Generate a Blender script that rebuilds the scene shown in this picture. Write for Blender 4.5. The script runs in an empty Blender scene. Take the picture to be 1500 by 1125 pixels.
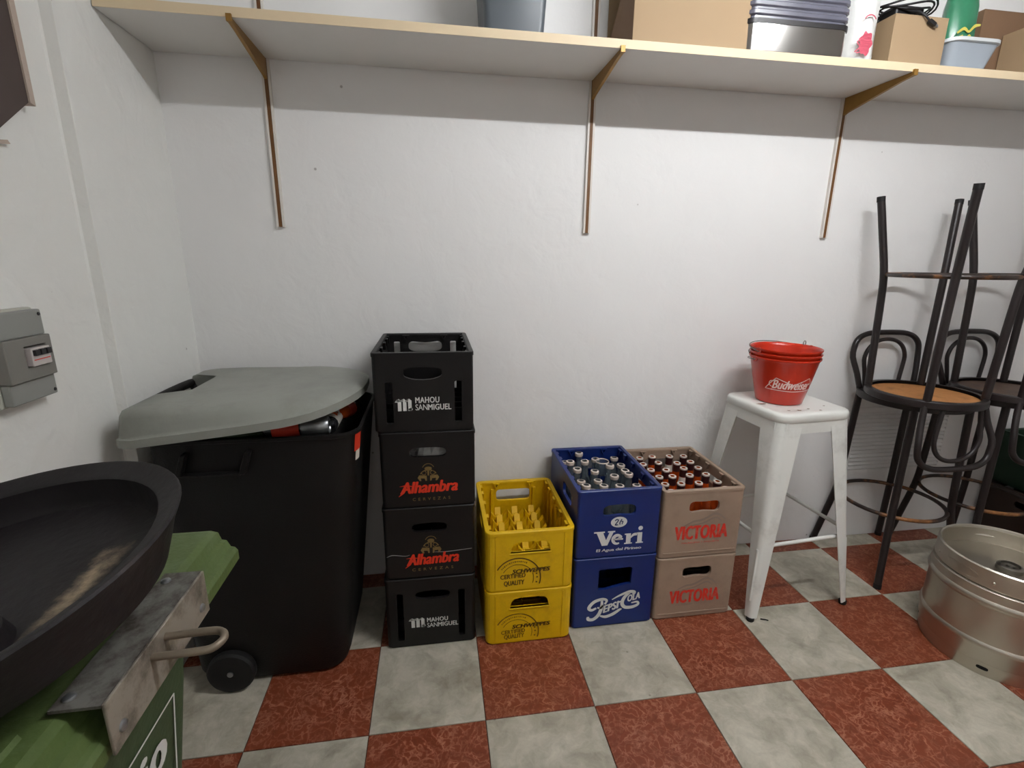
import bpy, bmesh, math, random
from mathutils import Vector, Matrix, geometry
random.seed(7)
PI = math.pi
scene = bpy.context.scene
COL = scene.collection
# ------------------------------------------------------------------ camera, world, exposure
cam_d = bpy.data.cameras.new('camera')
cam = bpy.data.objects.new('camera', cam_d); COL.objects.link(cam)
FPX = 718.884
cam_d.sensor_fit = 'HORIZONTAL'; cam_d.sensor_width = 36.0; cam_d.lens = FPX / 1500 * 36.0
cam_d.clip_start = 0.02
RIGHT = Vector((0.98819419, -0.15279124, 0.01127264))
DOWN = Vector((-0.02688865, -0.24539983, -0.96904898))
FWD = Vector((0.1508285, 0.95730547, -0.24661104))
cam.matrix_world = Matrix(((RIGHT.x, -DOWN.x, -FWD.x, -0.1146976), (RIGHT.y, -DOWN.y, -FWD.y, -1.15168734),
                           (RIGHT.z, -DOWN.z, -FWD.z, 1.31487939), (0, 0, 0, 1)))
scene.camera = cam
world = bpy.data.worlds.new('world'); scene.world = world; world.use_nodes = True
world.node_tree.nodes['Background'].inputs[0].default_value = (0.9, 0.95, 1.0, 1)
world.node_tree.nodes['Background'].inputs[1].default_value = 0.05
scene.view_settings.view_transform = 'Standard'; scene.view_settings.look = 'None'
scene.view_settings.gamma = 1.0; scene.view_settings.use_curve_mapping = False
scene.view_settings.exposure = 0.8
TUBE_STRENGTH = 133.0
TUBE_POS = (1.02, -0.62, 2.47)
YW, XL = 0.754, -0.969        # back wall, left wall
XR, YF, ZC = 3.55, -2.5, 2.57

# ------------------------------------------------------------------ materials
def lin(c):
    return tuple(((v/255)/12.92 if v/255 <= .04045 else ((v/255+.055)/1.055)**2.4) for v in c)
class NT:
    def __init__(s, m): s.t = m.node_tree; s.b = s.t.nodes['Principled BSDF']
    def n(s, kind, **kw):
        x = s.t.nodes.new(kind)
        for k, v in kw.items(): setattr(x, k, v)
        return x
    def l(s, a, b): s.t.links.new(a, b)
def pmat(name, col, rough=.5, metal=0., var=.08, vscale=14., bump=0., bscale=60., spec=.5, trans=0., ior=1.45,
         emit=0., rvar=0., dirt=None, dscale=4., damt=.5, coat=0., alpha=1.):
    m = bpy.data.materials.new(name); m.use_nodes = True; g = NT(m); b = g.b
    c = lin(col)
    tc = g.n('ShaderNodeTexCoord')
    nz = g.n('ShaderNodeTexNoise'); nz.inputs['Scale'].default_value = vscale; nz.inputs['Detail'].default_value = 4
    g.l(tc.outputs['Object'], nz.inputs['Vector'])
    mx = g.n('ShaderNodeMix', data_type='RGBA')
    mx.inputs['A'].default_value = (*[v*(1-var) for v in c], 1); mx.inputs['B'].default_value = (*[min(1, v*(1+var)) for v in c], 1)
    g.l(nz.outputs['Fac'], mx.inputs['Factor'])
    out = mx.outputs['Result']
    if dirt:
        n2 = g.n('ShaderNodeTexNoise'); n2.inputs['Scale'].default_value = dscale; n2.inputs['Detail'].default_value = 8; n2.inputs['Roughness'].default_value = .7
        g.l(tc.outputs['Object'], n2.inputs['Vector'])
        rp = g.n('ShaderNodeMapRange'); rp.inputs['From Min'].default_value = 1-damt-.1; rp.inputs['From Max'].default_value = 1-damt+.12
        g.l(n2.outputs['Fac'], rp.inputs['Value'])
        m2 = g.n('ShaderNodeMix', data_type='RGBA'); m2.inputs['B'].default_value = (*lin(dirt), 1)
        g.l(rp.outputs['Result'], m2.inputs['Factor']); g.l(out, m2.inputs['A']); out = m2.outputs['Result']
    g.l(out, b.inputs['Base Color'])
    b.inputs['Roughness'].default_value = rough; b.inputs['Metallic'].default_value = metal
    b.inputs['Specular IOR Level'].default_value = spec; b.inputs['IOR'].default_value = ior
    b.inputs['Transmission Weight'].default_value = trans; b.inputs['Coat Weight'].default_value = coat
    b.inputs['Alpha'].default_value = alpha
    if rvar:
        rr = g.n('ShaderNodeMapRange'); rr.inputs['To Min'].default_value = max(0, rough-rvar); rr.inputs['To Max'].default_value = min(1, rough+rvar)
        g.l(nz.outputs['Fac'], rr.inputs['Value']); g.l(rr.outputs['Result'], b.inputs['Roughness'])
    if emit:
        b.inputs['Emission Color'].default_value = (*c, 1); b.inputs['Emission Strength'].default_value = emit
    if bump:
        n3 = g.n('ShaderNodeTexNoise'); n3.inputs['Scale'].default_value = bscale; n3.inputs['Detail'].default_value = 5
        g.l(tc.outputs['Object'], n3.inputs['Vector'])
        bp = g.n('ShaderNodeBump'); bp.inputs['Strength'].default_value = bump; bp.inputs['Distance'].default_value = .01
        g.l(n3.outputs['Fac'], bp.inputs['Height']); g.l(bp.outputs['Normal'], b.inputs['Normal'])
    return m
def wall_mat(name, col, strength=.35):
    m = bpy.data.materials.new(name); m.use_nodes = True; g = NT(m); b = g.b
    geo = g.n('ShaderNodeNewGeometry')
    a = g.n('ShaderNodeTexNoise'); a.inputs['Scale'].default_value = 1.6; a.inputs['Detail'].default_value = 6; a.inputs['Roughness'].default_value = .55
    f = g.n('ShaderNodeTexNoise'); f.inputs['Scale'].default_value = 9; f.inputs['Detail'].default_value = 6; f.inputs['Distortion'].default_value = .6
    fine = g.n('ShaderNodeTexNoise'); fine.inputs['Scale'].default_value = 90; fine.inputs['Detail'].default_value = 3
    for x in (a, f, fine): g.l(geo.outputs['Position'], x.inputs['Vector'])
    c = lin(col)
    mx = g.n('ShaderNodeMix', data_type='RGBA'); mx.inputs['A'].default_value = (*[v*.93 for v in c], 1); mx.inputs['B'].default_value = (*[min(1, v*1.05) for v in c], 1)
    g.l(a.outputs['Fac'], mx.inputs['Factor'])
    # sparse chips and scuffs with a shape of their own
    sp = g.n('ShaderNodeTexVoronoi'); sp.inputs['Scale'].default_value = 5.5; g.l(geo.outputs['Position'], sp.inputs['Vector'])
    mr = g.n('ShaderNodeMapRange'); mr.inputs['From Min'].default_value = .018; mr.inputs['From Max'].default_value = .03; mr.inputs['To Min'].default_value = .55; mr.inputs['To Max'].default_value = 0
    g.l(sp.outputs['Distance'], mr.inputs['Value'])
    m2 = g.n('ShaderNodeMix', data_type='RGBA'); m2.inputs['B'].default_value = (*lin((110, 98, 88)), 1)
    g.l(mr.outputs['Result'], m2.inputs['Factor']); g.l(mx.outputs['Result'], m2.inputs['A']); g.l(m2.outputs['Result'], b.inputs['Base Color'])
    ad = g.n('ShaderNodeMath', operation='MULTIPLY_ADD'); ad.inputs[1].default_value = .06
    g.l(fine.outputs['Fac'], ad.inputs[0]); g.l(f.outputs['Fac'], ad.inputs[2])
    ad2 = g.n('ShaderNodeMath', operation='MULTIPLY_ADD'); ad2.inputs[1].default_value = 2.2
    g.l(a.outputs['Fac'], ad2.inputs[0]); g.l(ad.outputs[0], ad2.inputs[2])
    bp = g.n('ShaderNodeBump'); bp.inputs['Strength'].default_value = strength; bp.inputs['Distance'].default_value = .012
    g.l(ad2.outputs[0], bp.inputs['Height']); g.l(bp.outputs['Normal'], b.inputs['Normal'])
    b.inputs['Roughness'].default_value = .55; b.inputs['Specular IOR Level'].default_value = .3
    return m
def tile_mat(name, red):
    m = bpy.data.materials.new(name); m.use_nodes = True; g = NT(m); b = g.b
    geo = g.n('ShaderNodeNewGeometry'); oi = g.n('ShaderNodeObjectInfo')
    off = g.n('ShaderNodeVectorMath', operation='SCALE'); off.inputs[0].default_value = (13.7, 7.3, 3.1)
    g.l(oi.outputs['Random'], off.inputs['Scale'])
    pos = g.n('ShaderNodeVectorMath', operation='ADD'); g.l(geo.outputs['Position'], pos.inputs[0]); g.l(off.outputs[0], pos.inputs[1])
    warp = g.n('ShaderNodeTexNoise'); warp.inputs['Scale'].default_value = 13 if red else 9; warp.inputs['Detail'].default_value = 6
    g.l(pos.outputs[0], warp.inputs['Vector'])
    wv = g.n('ShaderNodeVectorMath', operation='MULTIPLY_ADD'); wv.inputs[1].default_value = (.2, .2, .2) if red else (.16, .16, .16)
    g.l(warp.outputs['Color'], wv.inputs[0]); g.l(pos.outputs[0], wv.inputs[2])
    if red:
        vo = g.n('ShaderNodeTexVoronoi', feature='DISTANCE_TO_EDGE'); vo.inputs['Scale'].default_value = 34
        g.l(wv.outputs[0], vo.inputs['Vector'])
        vr = g.n('ShaderNodeMapRange'); vr.inputs['From Min'].default_value = .0; vr.inputs['From Max'].default_value = .16; vr.inputs['To Min'].default_value = .75; vr.inputs['To Max'].default_value = 0
        g.l(vo.outputs['Distance'], vr.inputs['Value'])
        n2 = g.n('ShaderNodeTexNoise'); n2.inputs['Scale'].default_value = 22; n2.inputs['Detail'].default_value = 9; n2.inputs['Roughness'].default_value = .75
        g.l(wv.outputs[0], n2.inputs['Vector'])
        mu = g.n('ShaderNodeMapRange'); mu.inputs['From Min'].default_value = .38; mu.inputs['From Max'].default_value = .68
        g.l(n2.outputs['Fac'], mu.inputs['Value'])
        mul = g.n('ShaderNodeMath', operation='MULTIPLY'); g.l(vr.outputs['Result'], mul.inputs[0]); g.l(mu.outputs['Result'], mul.inputs[1])
        cr = g.n('ShaderNodeMix', data_type='RGBA'); cr.inputs['A'].default_value = (*lin((84, 32, 12)), 1); cr.inputs['B'].default_value = (*lin((142, 68, 40)), 1)
        g.l(n2.outputs['Fac'], cr.inputs['Factor'])
        c2 = g.n('ShaderNodeMix', data_type='RGBA'); c2.inputs['B'].default_value = (*lin((184, 134, 108)), 1)
        g.l(mul.outputs[0], c2.inputs['Factor']); g.l(cr.outputs['Result'], c2.inputs['A'])
        out = c2.outputs['Result']
    else:
        n2 = g.n('ShaderNodeTexNoise'); n2.inputs['Scale'].default_value = 10; n2.inputs['Detail'].default_value = 8; n2.inputs['Roughness'].default_value = .65
        g.l(wv.outputs[0], n2.inputs['Vector'])
        rp = g.n('ShaderNodeMapRange'); rp.inputs['From Min'].default_value = .3; rp.inputs['From Max'].default_value = .7; g.l(n2.outputs['Fac'], rp.inputs['Value'])
        cr = g.n('ShaderNodeMix', data_type='RGBA'); cr.inputs['A'].default_value = (*lin((140, 134, 118)), 1); cr.inputs['B'].default_value = (*lin((198, 192, 176)), 1)
        g.l(rp.outputs['Result'], cr.inputs['Factor'])
        vo = g.n('ShaderNodeTexVoronoi'); vo.inputs['Scale'].default_value = 9; g.l(pos.outputs[0], vo.inputs['Vector'])
        vr = g.n('ShaderNodeMapRange'); vr.inputs['From Min'].default_value = .03; vr.inputs['From Max'].default_value = .05; vr.inputs['To Min'].default_value = .5; vr.inputs['To Max'].default_value = 0
        g.l(vo.outputs['Distance'], vr.inputs['Value'])
        c2 = g.n('ShaderNodeMix', data_type='RGBA'); c2.inputs['B'].default_value = (*lin((80, 70, 58)), 1)
        g.l(vr.outputs['Result'], c2.inputs['Factor']); g.l(cr.outputs['Result'], c2.inputs['A']); out = c2.outputs['Result']
    g.l(out, b.inputs['Base Color'])
    b.inputs['Roughness'].default_value = .42; b.inputs['Specular IOR Level'].default_value = .4
    return m
M = {}
M['wall'] = wall_mat('white_plaster', (236, 235, 233), .3)
M['wall_left'] = wall_mat('rough_white_plaster', (236, 236, 231), .7)
M['ceiling'] = pmat('ceiling_paint', (238, 238, 236), .8)
M['grout'] = pmat('grout', (78, 62, 52), .9)
M['red_tile'] = tile_mat('red_marble_tile', True)
M['white_tile'] = tile_mat('white_marble_tile', False)
M['shelf'] = pmat('white_melamine', (230, 228, 223), .45, var=.03)
M['shelf_edge'] = pmat('cream_edge_band', (226, 206, 172), .5, var=.05, vscale=6)
M['gold'] = pmat('gold_bracket', (150, 112, 52), .4, metal=.35, var=.2, vscale=40)
M['slot'] = pmat('brown_slot', (108, 72, 36), .55, var=.3, vscale=50)
M['white_metal'] = pmat('white_rail', (222, 216, 208), .4, var=.03)
M['black'] = pmat('black_plastic', (15, 13, 13), .45, spec=.4, var=.2, vscale=9, bump=.08, bscale=30, rvar=.08)
M['black_bin'] = pmat('black_bin_plastic', (11, 9, 8), .55, spec=.35, var=.2, vscale=7, bump=.15, bscale=200, rvar=.06)
M['grey_lid'] = pmat('grey_lid_plastic', (146, 148, 140), .45, var=.07, vscale=8, bump=.05, bscale=60, dirt=(126, 128, 120), dscale=3, damt=.45)
M['yellow'] = pmat('yellow_plastic', (222, 178, 0), .5, var=.06, vscale=10, dirt=(190, 146, 0), dscale=7, damt=.38)
M['blue'] = pmat('blue_plastic', (10, 35, 98), .4, var=.1, vscale=10, bump=.04)
M['beige'] = pmat('taupe_plastic', (152, 130, 112), .45, var=.06, vscale=10, dirt=(136, 116, 100), dscale=6, damt=.42)
M['ink_white'] = pmat('white_print', (214, 214, 210), .5, var=.05)
M['ink_grey'] = pmat('grey_print', (150, 150, 150), .5, var=.06)
M['ink_red'] = pmat('red_print', (214, 52, 24), .5, var=.15, vscale=60)
M['ink_vred'] = pmat('victoria_red_print', (206, 44, 28), .5, var=.1, dirt=(178, 112, 92), dscale=40, damt=.4)
M['ink_gold'] = pmat('gold_print', (122, 100, 56), .5, var=.25, vscale=80)
M['ink_brown'] = pmat('brown_print', (86, 62, 12), .5, var=.1)
M['ink_faded'] = pmat('faded_brown_print', (112, 84, 10), .5, var=.1, dirt=(170, 136, 14), dscale=60, damt=.42)
M['ink_fadedgrey'] = pmat('faded_grey_print', (132, 116, 104), .5, var=.06)
M['ink_blue'] = pmat('blue_print', (22, 36, 84), .5)
M['orange'] = pmat('orange_red_enamel', (192, 40, 8), .28, var=.05, coat=.3)
M['pink_ink'] = pmat('pink_white_print', (240, 208, 200), .5, var=.04)
M['wire'] = pmat('wire', (110, 104, 98), .35, metal=.8)
M['stool_white'] = pmat('white_powder_coat', (224, 224, 218), .38, var=.03, dirt=(188, 186, 178), dscale=5, damt=.36)
M['chip'] = pmat('chipped_paint', (128, 110, 92), .6, var=.3, vscale=90)
M['rubber'] = pmat('black_rubber', (16, 15, 15), .7)
M['dark_paint'] = pmat('dark_brown_paint', (32, 25, 25), .38, var=.2, vscale=20, dirt=(80, 58, 40), dscale=16, damt=.28)
M['ring_paint'] = pmat('worn_dark_paint', (44, 34, 30), .38, var=.2, dirt=(186, 122, 66), dscale=6, damt=.40)
M['plywood'] = pmat('bare_plywood', (176, 120, 68), .65, var=.18, vscale=30, dirt=(120, 76, 42), dscale=9, damt=.4)
M['dark_ply'] = pmat('stained_plywood', (92, 72, 58), .55, var=.2, vscale=30, dirt=(60, 48, 42), dscale=9, damt=.45)
M['steel'] = pmat('keg_steel', (196, 190, 178), .36, metal=1, var=.08, vscale=5, rvar=.1, bump=.04, bscale=25)
M['steel_dark'] = pmat('valve_steel', (150, 147, 140), .3, metal=1)
M['hole'] = pmat('dark_hole', (14, 12, 11), .9)
M['glass'] = pmat('clear_glass', (206, 216, 220), .06, trans=.9, ior=1.45, var=.02)
M['amber'] = pmat('amber_glass', (205, 84, 28), .1, trans=.3, ior=1.45, var=.08)
M['foil'] = pmat('dark_neck_label', (52, 22, 24), .4, var=.15)
M['lip'] = pmat('bottle_lip', (206, 190, 178), .25, var=.06, coat=.3)
M['paper'] = pmat('white_paper_label', (214, 208, 196), .6, var=.08)
M['paper_red'] = pmat('red_label', (196, 52, 28), .55, var=.15)
M['green_glass'] = pmat('green_glass', (58, 92, 52), .1, trans=.5, var=.1)
M['dark_glass'] = pmat('dark_glass', (36, 36, 38), .12, var=.1, coat=.4)
M['can'] = pmat('tin', (150, 152, 154), .35, metal=.9)
M['liner'] = pmat('black_liner', (18, 17, 18), .4, bump=.8, bscale=14)
M['green_bin'] = pmat('green_bin_plastic', (74, 90, 46), .5, var=.12, vscale=9, bump=.12, bscale=150, dirt=(98, 112, 78), dscale=5, damt=.4)
M['green_side'] = pmat('dark_green_plastic', (56, 74, 46), .55, var=.12, vscale=9, bump=.1, bscale=150)
M['galv'] = pmat('galvanised_steel', (150, 142, 130), .5, metal=.35, var=.15, vscale=25, dirt=(82, 74, 64), dscale=18, damt=.46)
M['galv_dirty'] = pmat('grimy_galvanised_steel', (112, 110, 104), .55, metal=.25, var=.2, vscale=40, dirt=(54, 46, 38), dscale=26, damt=.5)
M['rod'] = pmat('rusty_rod', (132, 120, 104), .5, metal=.5, var=.25, vscale=50)
M['tray'] = pmat('black_dusty_plastic', (22, 18, 20), .55, spec=.35, var=.15, vscale=6, bump=.12, bscale=60, dirt=(60, 52, 50), dscale=6.5, damt=.30)
def dusty_tray(m):
    # a grimy smear with a shape of its own on the dish floor
    g = NT(m); b = g.b; src = b.inputs['Base Color'].links[0].from_socket
    tc = g.n('ShaderNodeTexCoord'); sp = g.n('ShaderNodeSeparateXYZ'); g.l(tc.outputs['Object'], sp.inputs[0])
    def m1(op, a, bb):
        x = g.n('ShaderNodeMath', operation=op)
        for i, v in enumerate((a, bb)):
            if isinstance(v, (int, float)): x.inputs[i].default_value = v
            else: g.l(v, x.inputs[i])
        return x.outputs[0]
    dx = m1('ABSOLUTE', m1('SUBTRACT', sp.outputs['X'], .118), 0); fx = m1('SUBTRACT', 1, m1('DIVIDE', dx, .036))
    dy = m1('ABSOLUTE', m1('SUBTRACT', sp.outputs['Y'], .010), 0); fy = m1('SUBTRACT', 1.15, m1('DIVIDE', dy, .105))
    nz = g.n('ShaderNodeTexNoise'); nz.inputs['Scale'].default_value = 55; nz.inputs['Detail'].default_value = 8; nz.inputs['Roughness'].default_value = .75
    g.l(tc.outputs['Object'], nz.inputs['Vector'])
    mm = m1('MULTIPLY', m1('MAXIMUM', m1('MINIMUM', fx, fy), 0), nz.outputs['Fac'])
    mr = g.n('ShaderNodeMapRange'); mr.inputs['From Min'].default_value = .24; mr.inputs['From Max'].default_value = .62; g.l(mm, mr.inputs['Value'])
    mx = g.n('ShaderNodeMix', data_type='RGBA'); mx.inputs['B'].default_value = (*lin((150, 132, 108)), 1)
    g.l(mr.outputs['Result'], mx.inputs['Factor']); g.l(src, mx.inputs['A']); g.l(mx.outputs['Result'], b.inputs['Base Color'])
dusty_tray(M['tray'])
M['panel_grey'] = pmat('grey_panel_plastic', (142, 143, 138), .5, var=.04)
M['panel_dark'] = pmat('grey_panel_cover', (124, 122, 116), .45, var=.04)
M['panel_pale'] = pmat('pale_panel_back', (182, 182, 170), .5, var=.04)
M['breaker'] = pmat('breaker_white', (196, 188, 184), .4, var=.04)
M['board'] = pmat('dark_brown_wood', (74, 62, 58), .6, var=.12, vscale=10)
M['board_edge'] = pmat('pale_worn_wood', (186, 170, 156), .7, var=.15, vscale=30, dirt=(110, 84, 66), dscale=12, damt=.36)
M['card'] = pmat('cardboard', (162, 137, 106), .75, var=.05, vscale=5)
M['card_dark'] = pmat('brown_cardboard', (122, 94, 70), .75, var=.06, vscale=5)
M['slate'] = pmat('slate_grey_plastic', (86, 92, 97), .35, var=.05)
M['steel_app'] = pmat('brushed_steel', (190, 188, 184), .16, metal=1, var=.04)
M['smoke'] = pmat('smoky_ribbed_plastic', (96, 96, 108), .25, var=.15, vscale=20, coat=.3)
M['black_trim'] = pmat('black_trim', (34, 32, 34), .4)
M['bag'] = pmat('white_bag_film', (222, 222, 218), .3, var=.05, bump=.5, bscale=12, alpha=1)
M['bag_red'] = pmat('bag_red_print', (190, 78, 96), .4, var=.2, vscale=60)
M['cable'] = pmat('black_cable', (26, 25, 27), .45)
M['tub'] = pmat('grey_blue_tub', (160, 168, 176), .4, var=.05)
M['tub_rim'] = pmat('pale_tub_rim', (206, 210, 212), .4, var=.03)
M['green_pack'] = pmat('green_pack', (52, 124, 90), .25, var=.25, vscale=18, coat=.3)
M['pack_yellow'] = pmat('pack_yellow_print', (206, 196, 92), .4, var=.1)
M['green_crate'] = pmat('green_crate_plastic', (22, 52, 34), .45, var=.1)
M['brown_crate'] = pmat('brown_crate_plastic', (50, 36, 30), .5, var=.1)
M['tube_light'] = pmat('fluorescent_tube', (250, 252, 255), .5, var=0, emit=TUBE_STRENGTH)
M['lamp_body'] = pmat('lamp_housing', (228, 228, 226), .4)

# ------------------------------------------------------------------ geometry helpers
class MB:
    def __init__(s): s.v = []; s.f = []; s.mi = []; s.cur = 0
    def add(s, vs, fs):
        o = len(s.v); s.v += [tuple(p) for p in vs]; s.f += [tuple(i+o for i in f) for f in fs]; s.mi += [s.cur]*len(fs); return s
    def box(s, x0, x1, y0, y1, z0, z1):
        return s.add([(x0,y0,z0),(x1,y0,z0),(x1,y1,z0),(x0,y1,z0),(x0,y0,z1),(x1,y0,z1),(x1,y1,z1),(x0,y1,z1)],
                     [(0,3,2,1),(4,5,6,7),(0,1,5,4),(1,2,6,5),(2,3,7,6),(3,0,4,7)])
    def prism(s, outer, holes, fn, d0, d1):
        """2D outline with holes -> solid; fn(u,v,d) gives xyz"""
        loops = [outer]+list(holes)
        tri = geometry.tessellate_polygon([[Vector((u, v, 0)) for u, v in L] for L in loops])
        flat = [p for L in loops for p in L]; n = len(flat)
        vs = [fn(u, v, d0) for u, v in flat]+[fn(u, v, d1) for u, v in flat]
        fs = [tuple(t) for t in tri]+[tuple(i+n for i in reversed(t)) for t in tri]
        k = 0
        for L in loops:
            m = len(L)
            for i in range(m):
                a, b = k+i, k+(i+1) % m
                fs.append((a, b, b+n, a+n))
            k += m
        return s.add(vs, fs)
    def loft(s, secs, cap0=True, cap1=True, closed=True):
        n = len(secs[0]); vs = [p for S in secs for p in S]; fs = []
        for k in range(len(secs)-1):
            for i in range(n if closed else n-1):
                a, b = k*n+i, k*n+(i+1) % n
                fs.append((a, b, b+n, a+n))
        if cap0: fs.append(tuple(reversed(range(n))))
        if cap1: fs.append(tuple(range((len(secs)-1)*n, len(secs)*n)))
        return s.add(vs, fs)
    def lathe(s, prof, n=24, o=(0, 0, 0), cap0=False, cap1=False):
        secs = [[(o[0]+r*math.cos(2*PI*i/n), o[1]+r*math.sin(2*PI*i/n), o[2]+z) for i in range(n)] for r, z in prof]
        return s.loft(secs, cap0, cap1)
    def tube(s, pts, r, n=8, closed=False, cap=True, radii=None):
        P = [Vector(p) for p in pts]; m = len(P); up = None; secs = []
        for i in range(m):
            if closed: t = (P[(i+1) % m]-P[i-1]).normalized()
            else: t = (P[min(i+1, m-1)]-P[max(i-1, 0)]).normalized()
            if up is None:
                up = Vector((0, 0, 1)) if abs(t.z) < .9 else Vector((1, 0, 0))
            a = (up-t*up.dot(t))
            if a.length < 1e-5: a = Vector((1, 0, 0))-t*t.x
            a.normalize(); b = t.cross(a); up = a
            rr = radii[i] if radii else r
            secs.append([tuple(P[i]+a*rr*math.cos(2*PI*k/n)+b*rr*math.sin(2*PI*k/n)) for k in range(n)])
        if closed: secs.append(secs[0]); return s.loft(secs, False, False)
        return s.loft(secs, cap, cap)
    def xf(s, mat):
        s.v = [tuple(mat @ Vector(p)) for p in s.v]; return s
    def mesh(s, name):
        me = bpy.data.meshes.new(name); me.from_pydata(s.v, [], s.f)
        if any(s.mi): me.polygons.foreach_set('material_index', s.mi)
        bm = bmesh.new(); bm.from_mesh(me); bmesh.ops.recalc_face_normals(bm, faces=bm.faces); bm.to_mesh(me); bm.free()
        return me
def place(name, me, mat, parent=None, loc=None, smooth=0, bevel=0, bseg=2):
    o = bpy.data.objects.new(name, me); COL.objects.link(o)
    for m in (mat if isinstance(mat, (list, tuple)) else [mat]):
        if len(me.materials) < (len(mat) if isinstance(mat, (list, tuple)) else 1): me.materials.append(M[m])
    if loc: o.location = loc
    if parent: o.parent = parent
    if smooth:
        me.polygons.foreach_set('use_smooth', [True]*len(me.polygons))
        me.set_sharp_from_angle(angle=math.radians(smooth))
    if bevel:
        b = o.modifiers.new('bevel', 'BEVEL'); b.width = bevel; b.segments = bseg; b.limit_method = 'ANGLE'; b.angle_limit = math.radians(40)
    return o
def build(name, mb, mat, parent=None, loc=None, smooth=0, bevel=0, bseg=2):
    return place(name, mb.mesh(name), mat, parent, loc, smooth, bevel, bseg)
def tag(o, label, cat, group=None):
    o['label'] = label; o['category'] = cat
    if group: o['group'] = group
    return o
def thing(name, label, cat, loc=(0, 0, 0), rz=0, group=None):
    o = bpy.data.objects.new(name, None); COL.objects.link(o); o.location = loc; o.rotation_euler = (0, 0, rz); o.empty_display_size = .05
    return tag(o, label, cat, group)
def struct(o): o['kind'] = 'structure'; return o
def copy_tree(o, parent=None):
    c = o.copy(); COL.objects.link(c); c.parent = parent
    for ch in list(o.children): copy_tree(ch, c)
    return c
def rrect(hx, hy, r, z=0, n=4, cx=0, cy=0):
    pts = []
    for qx, qy, a0 in ((1, 1, 0), (-1, 1, PI/2), (-1, -1, PI), (1, -1, 1.5*PI)):
        for i in range(n+1):
            a = a0+i*PI/2/n
            pts.append((cx+qx*(hx-r)+r*math.cos(a), cy+qy*(hy-r)+r*math.sin(a), z))
    return pts
def rr2(cx, cy, w, h, r, n=4): return [(p[0], p[1]) for p in rrect(w/2, h/2, r, 0, n, cx, cy)]
def bean(cx, cy, w, h, dip_top=0., dip_bot=0., n=28, p=3.2):
    out = []
    for i in range(n):
        a = 2*PI*i/n; c, s_ = math.cos(a), math.sin(a)
        x = abs(c)**(2/p)*(1 if c >= 0 else -1); y = abs(s_)**(2/p)*(1 if s_ >= 0 else -1)
        yy = y*h/2
        k = (1-min(1, abs(x)*1.25)**2) if abs(x) < .8 else 0
        yy += (-dip_top*k if y > 0 else dip_bot*k)
        out.append((cx+x*w/2, cy+yy))
    return out
def smooth_pts(P, sub=6, closed=False):
    P = [Vector(p) for p in P]; n = len(P); out = []
    for i in range(n if closed else n-1):
        p0 = P[(i-1) % n] if closed or i > 0 else P[i]*2-P[i+1]
        p1, p2 = P[i], P[(i+1) % n]
        p3 = P[(i+2) % n] if closed or i+2 < n else p2*2-p1
        for k in range(sub):
            t = k/sub
            out.append(.5*((2*p1)+(p2-p0)*t+(2*p0-5*p1+4*p2-p3)*t*t+(3*p1-p0-3*p2+p3)*t**3))
    if not closed: out.append(P[-1])
    return out
# ---- flat print: glyph outlines and ribbons in (u,v), mapped onto a surface
def glyphs(body, bold=.0, shear=0., space=1.):
    cu = bpy.data.curves.new('print', 'FONT'); cu.body = body; cu.size = 1; cu.shear = shear
    cu.space_character = space; cu.resolution_u = 3; cu.dimensions = '2D'; cu.fill_mode = 'BOTH'
    o = bpy.data.objects.new('print', cu)
    me = o.to_mesh(); vs = [(v.co.x, v.co.y) for v in me.vertices]; fs = [tuple(p.vertices) for p in me.polygons]
    o.to_mesh_clear(); bpy.data.objects.remove(o); bpy.data.curves.remove(cu)
    if bold:
        av, af = [], []
        for dx, dy in ((-1, 0), (-.35, .5), (-.35, -.5), (.35, .5), (.35, -.5), (1, 0)):
            k = len(av); av += [(x+dx*bold*1.5, y+dy*bold, len(av)/len(vs)*.00012) for x, y in vs]; af += [tuple(i+k for i in f_) for f_ in fs]
        vs, fs = av, af
    return vs, fs
def fit(vf, u0, v0, u1, v1, rise=0., arch=0., grow=0.):
    vs, fs = vf
    a0 = min(p[0] for p in vs); a1 = max(p[0] for p in vs); b0 = min(p[1] for p in vs); b1 = max(p[1] for p in vs)
    out = []
    for p in vs:
        x, y = p[0], p[1]; lay = p[2] if len(p) > 2 else 0.
        s_ = (x-a0)/(a1-a0); t = (y-b0)/(b1-b0)
        v = v0+(v1-v0)*t*(1+grow*s_)+rise*s_+arch*(1-(2*s_-1)**2)*t
        out.append((u0+(u1-u0)*s_, v, lay))
    return out, fs
def ribbon(pts, w, sub=6, closed=False):
    """stroke of changing width in 2D"""
    P = smooth_pts([(p[0], p[1], 0) for p in pts], sub, closed)
    n = len(P); vs = []; fs = []
    for i in range(n):
        t = (P[(i+1) % n]-P[i-1]) if closed else (P[min(i+1, n-1)]-P[max(i-1, 0)])
        t.normalize(); nn = Vector((-t.y, t.x, 0))
        if isinstance(w, (list, tuple)):
            f = i/(n-1)*(len(w)-1); k = min(int(f), len(w)-2); ww = w[k]+(w[k+1]-w[k])*(f-k)
        else: ww = w
        vs += [(P[i]+nn*ww/2)[:2], (P[i]-nn*ww/2)[:2]]
    for i in range(n if closed else n-1):
        a, b = 2*i, 2*((i+1) % n); fs.append((a, a+1, b+1, b))
    return vs, fs
def poly2(pts):
    tri = geometry.tessellate_polygon([[Vector((u, v, 0)) for u, v in pts]])
    return [tuple(p) for p in pts], [tuple(t) for t in tri]
def decal(name, pieces, mat, parent, fn):
    mb = MB()
    for vs, fs in pieces: mb.add([fn(*p) for p in vs], fs)
    me = bpy.data.meshes.new(name); me.from_pydata(mb.v, [], mb.f)
    o = place(name, me, mat, parent); return o
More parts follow.
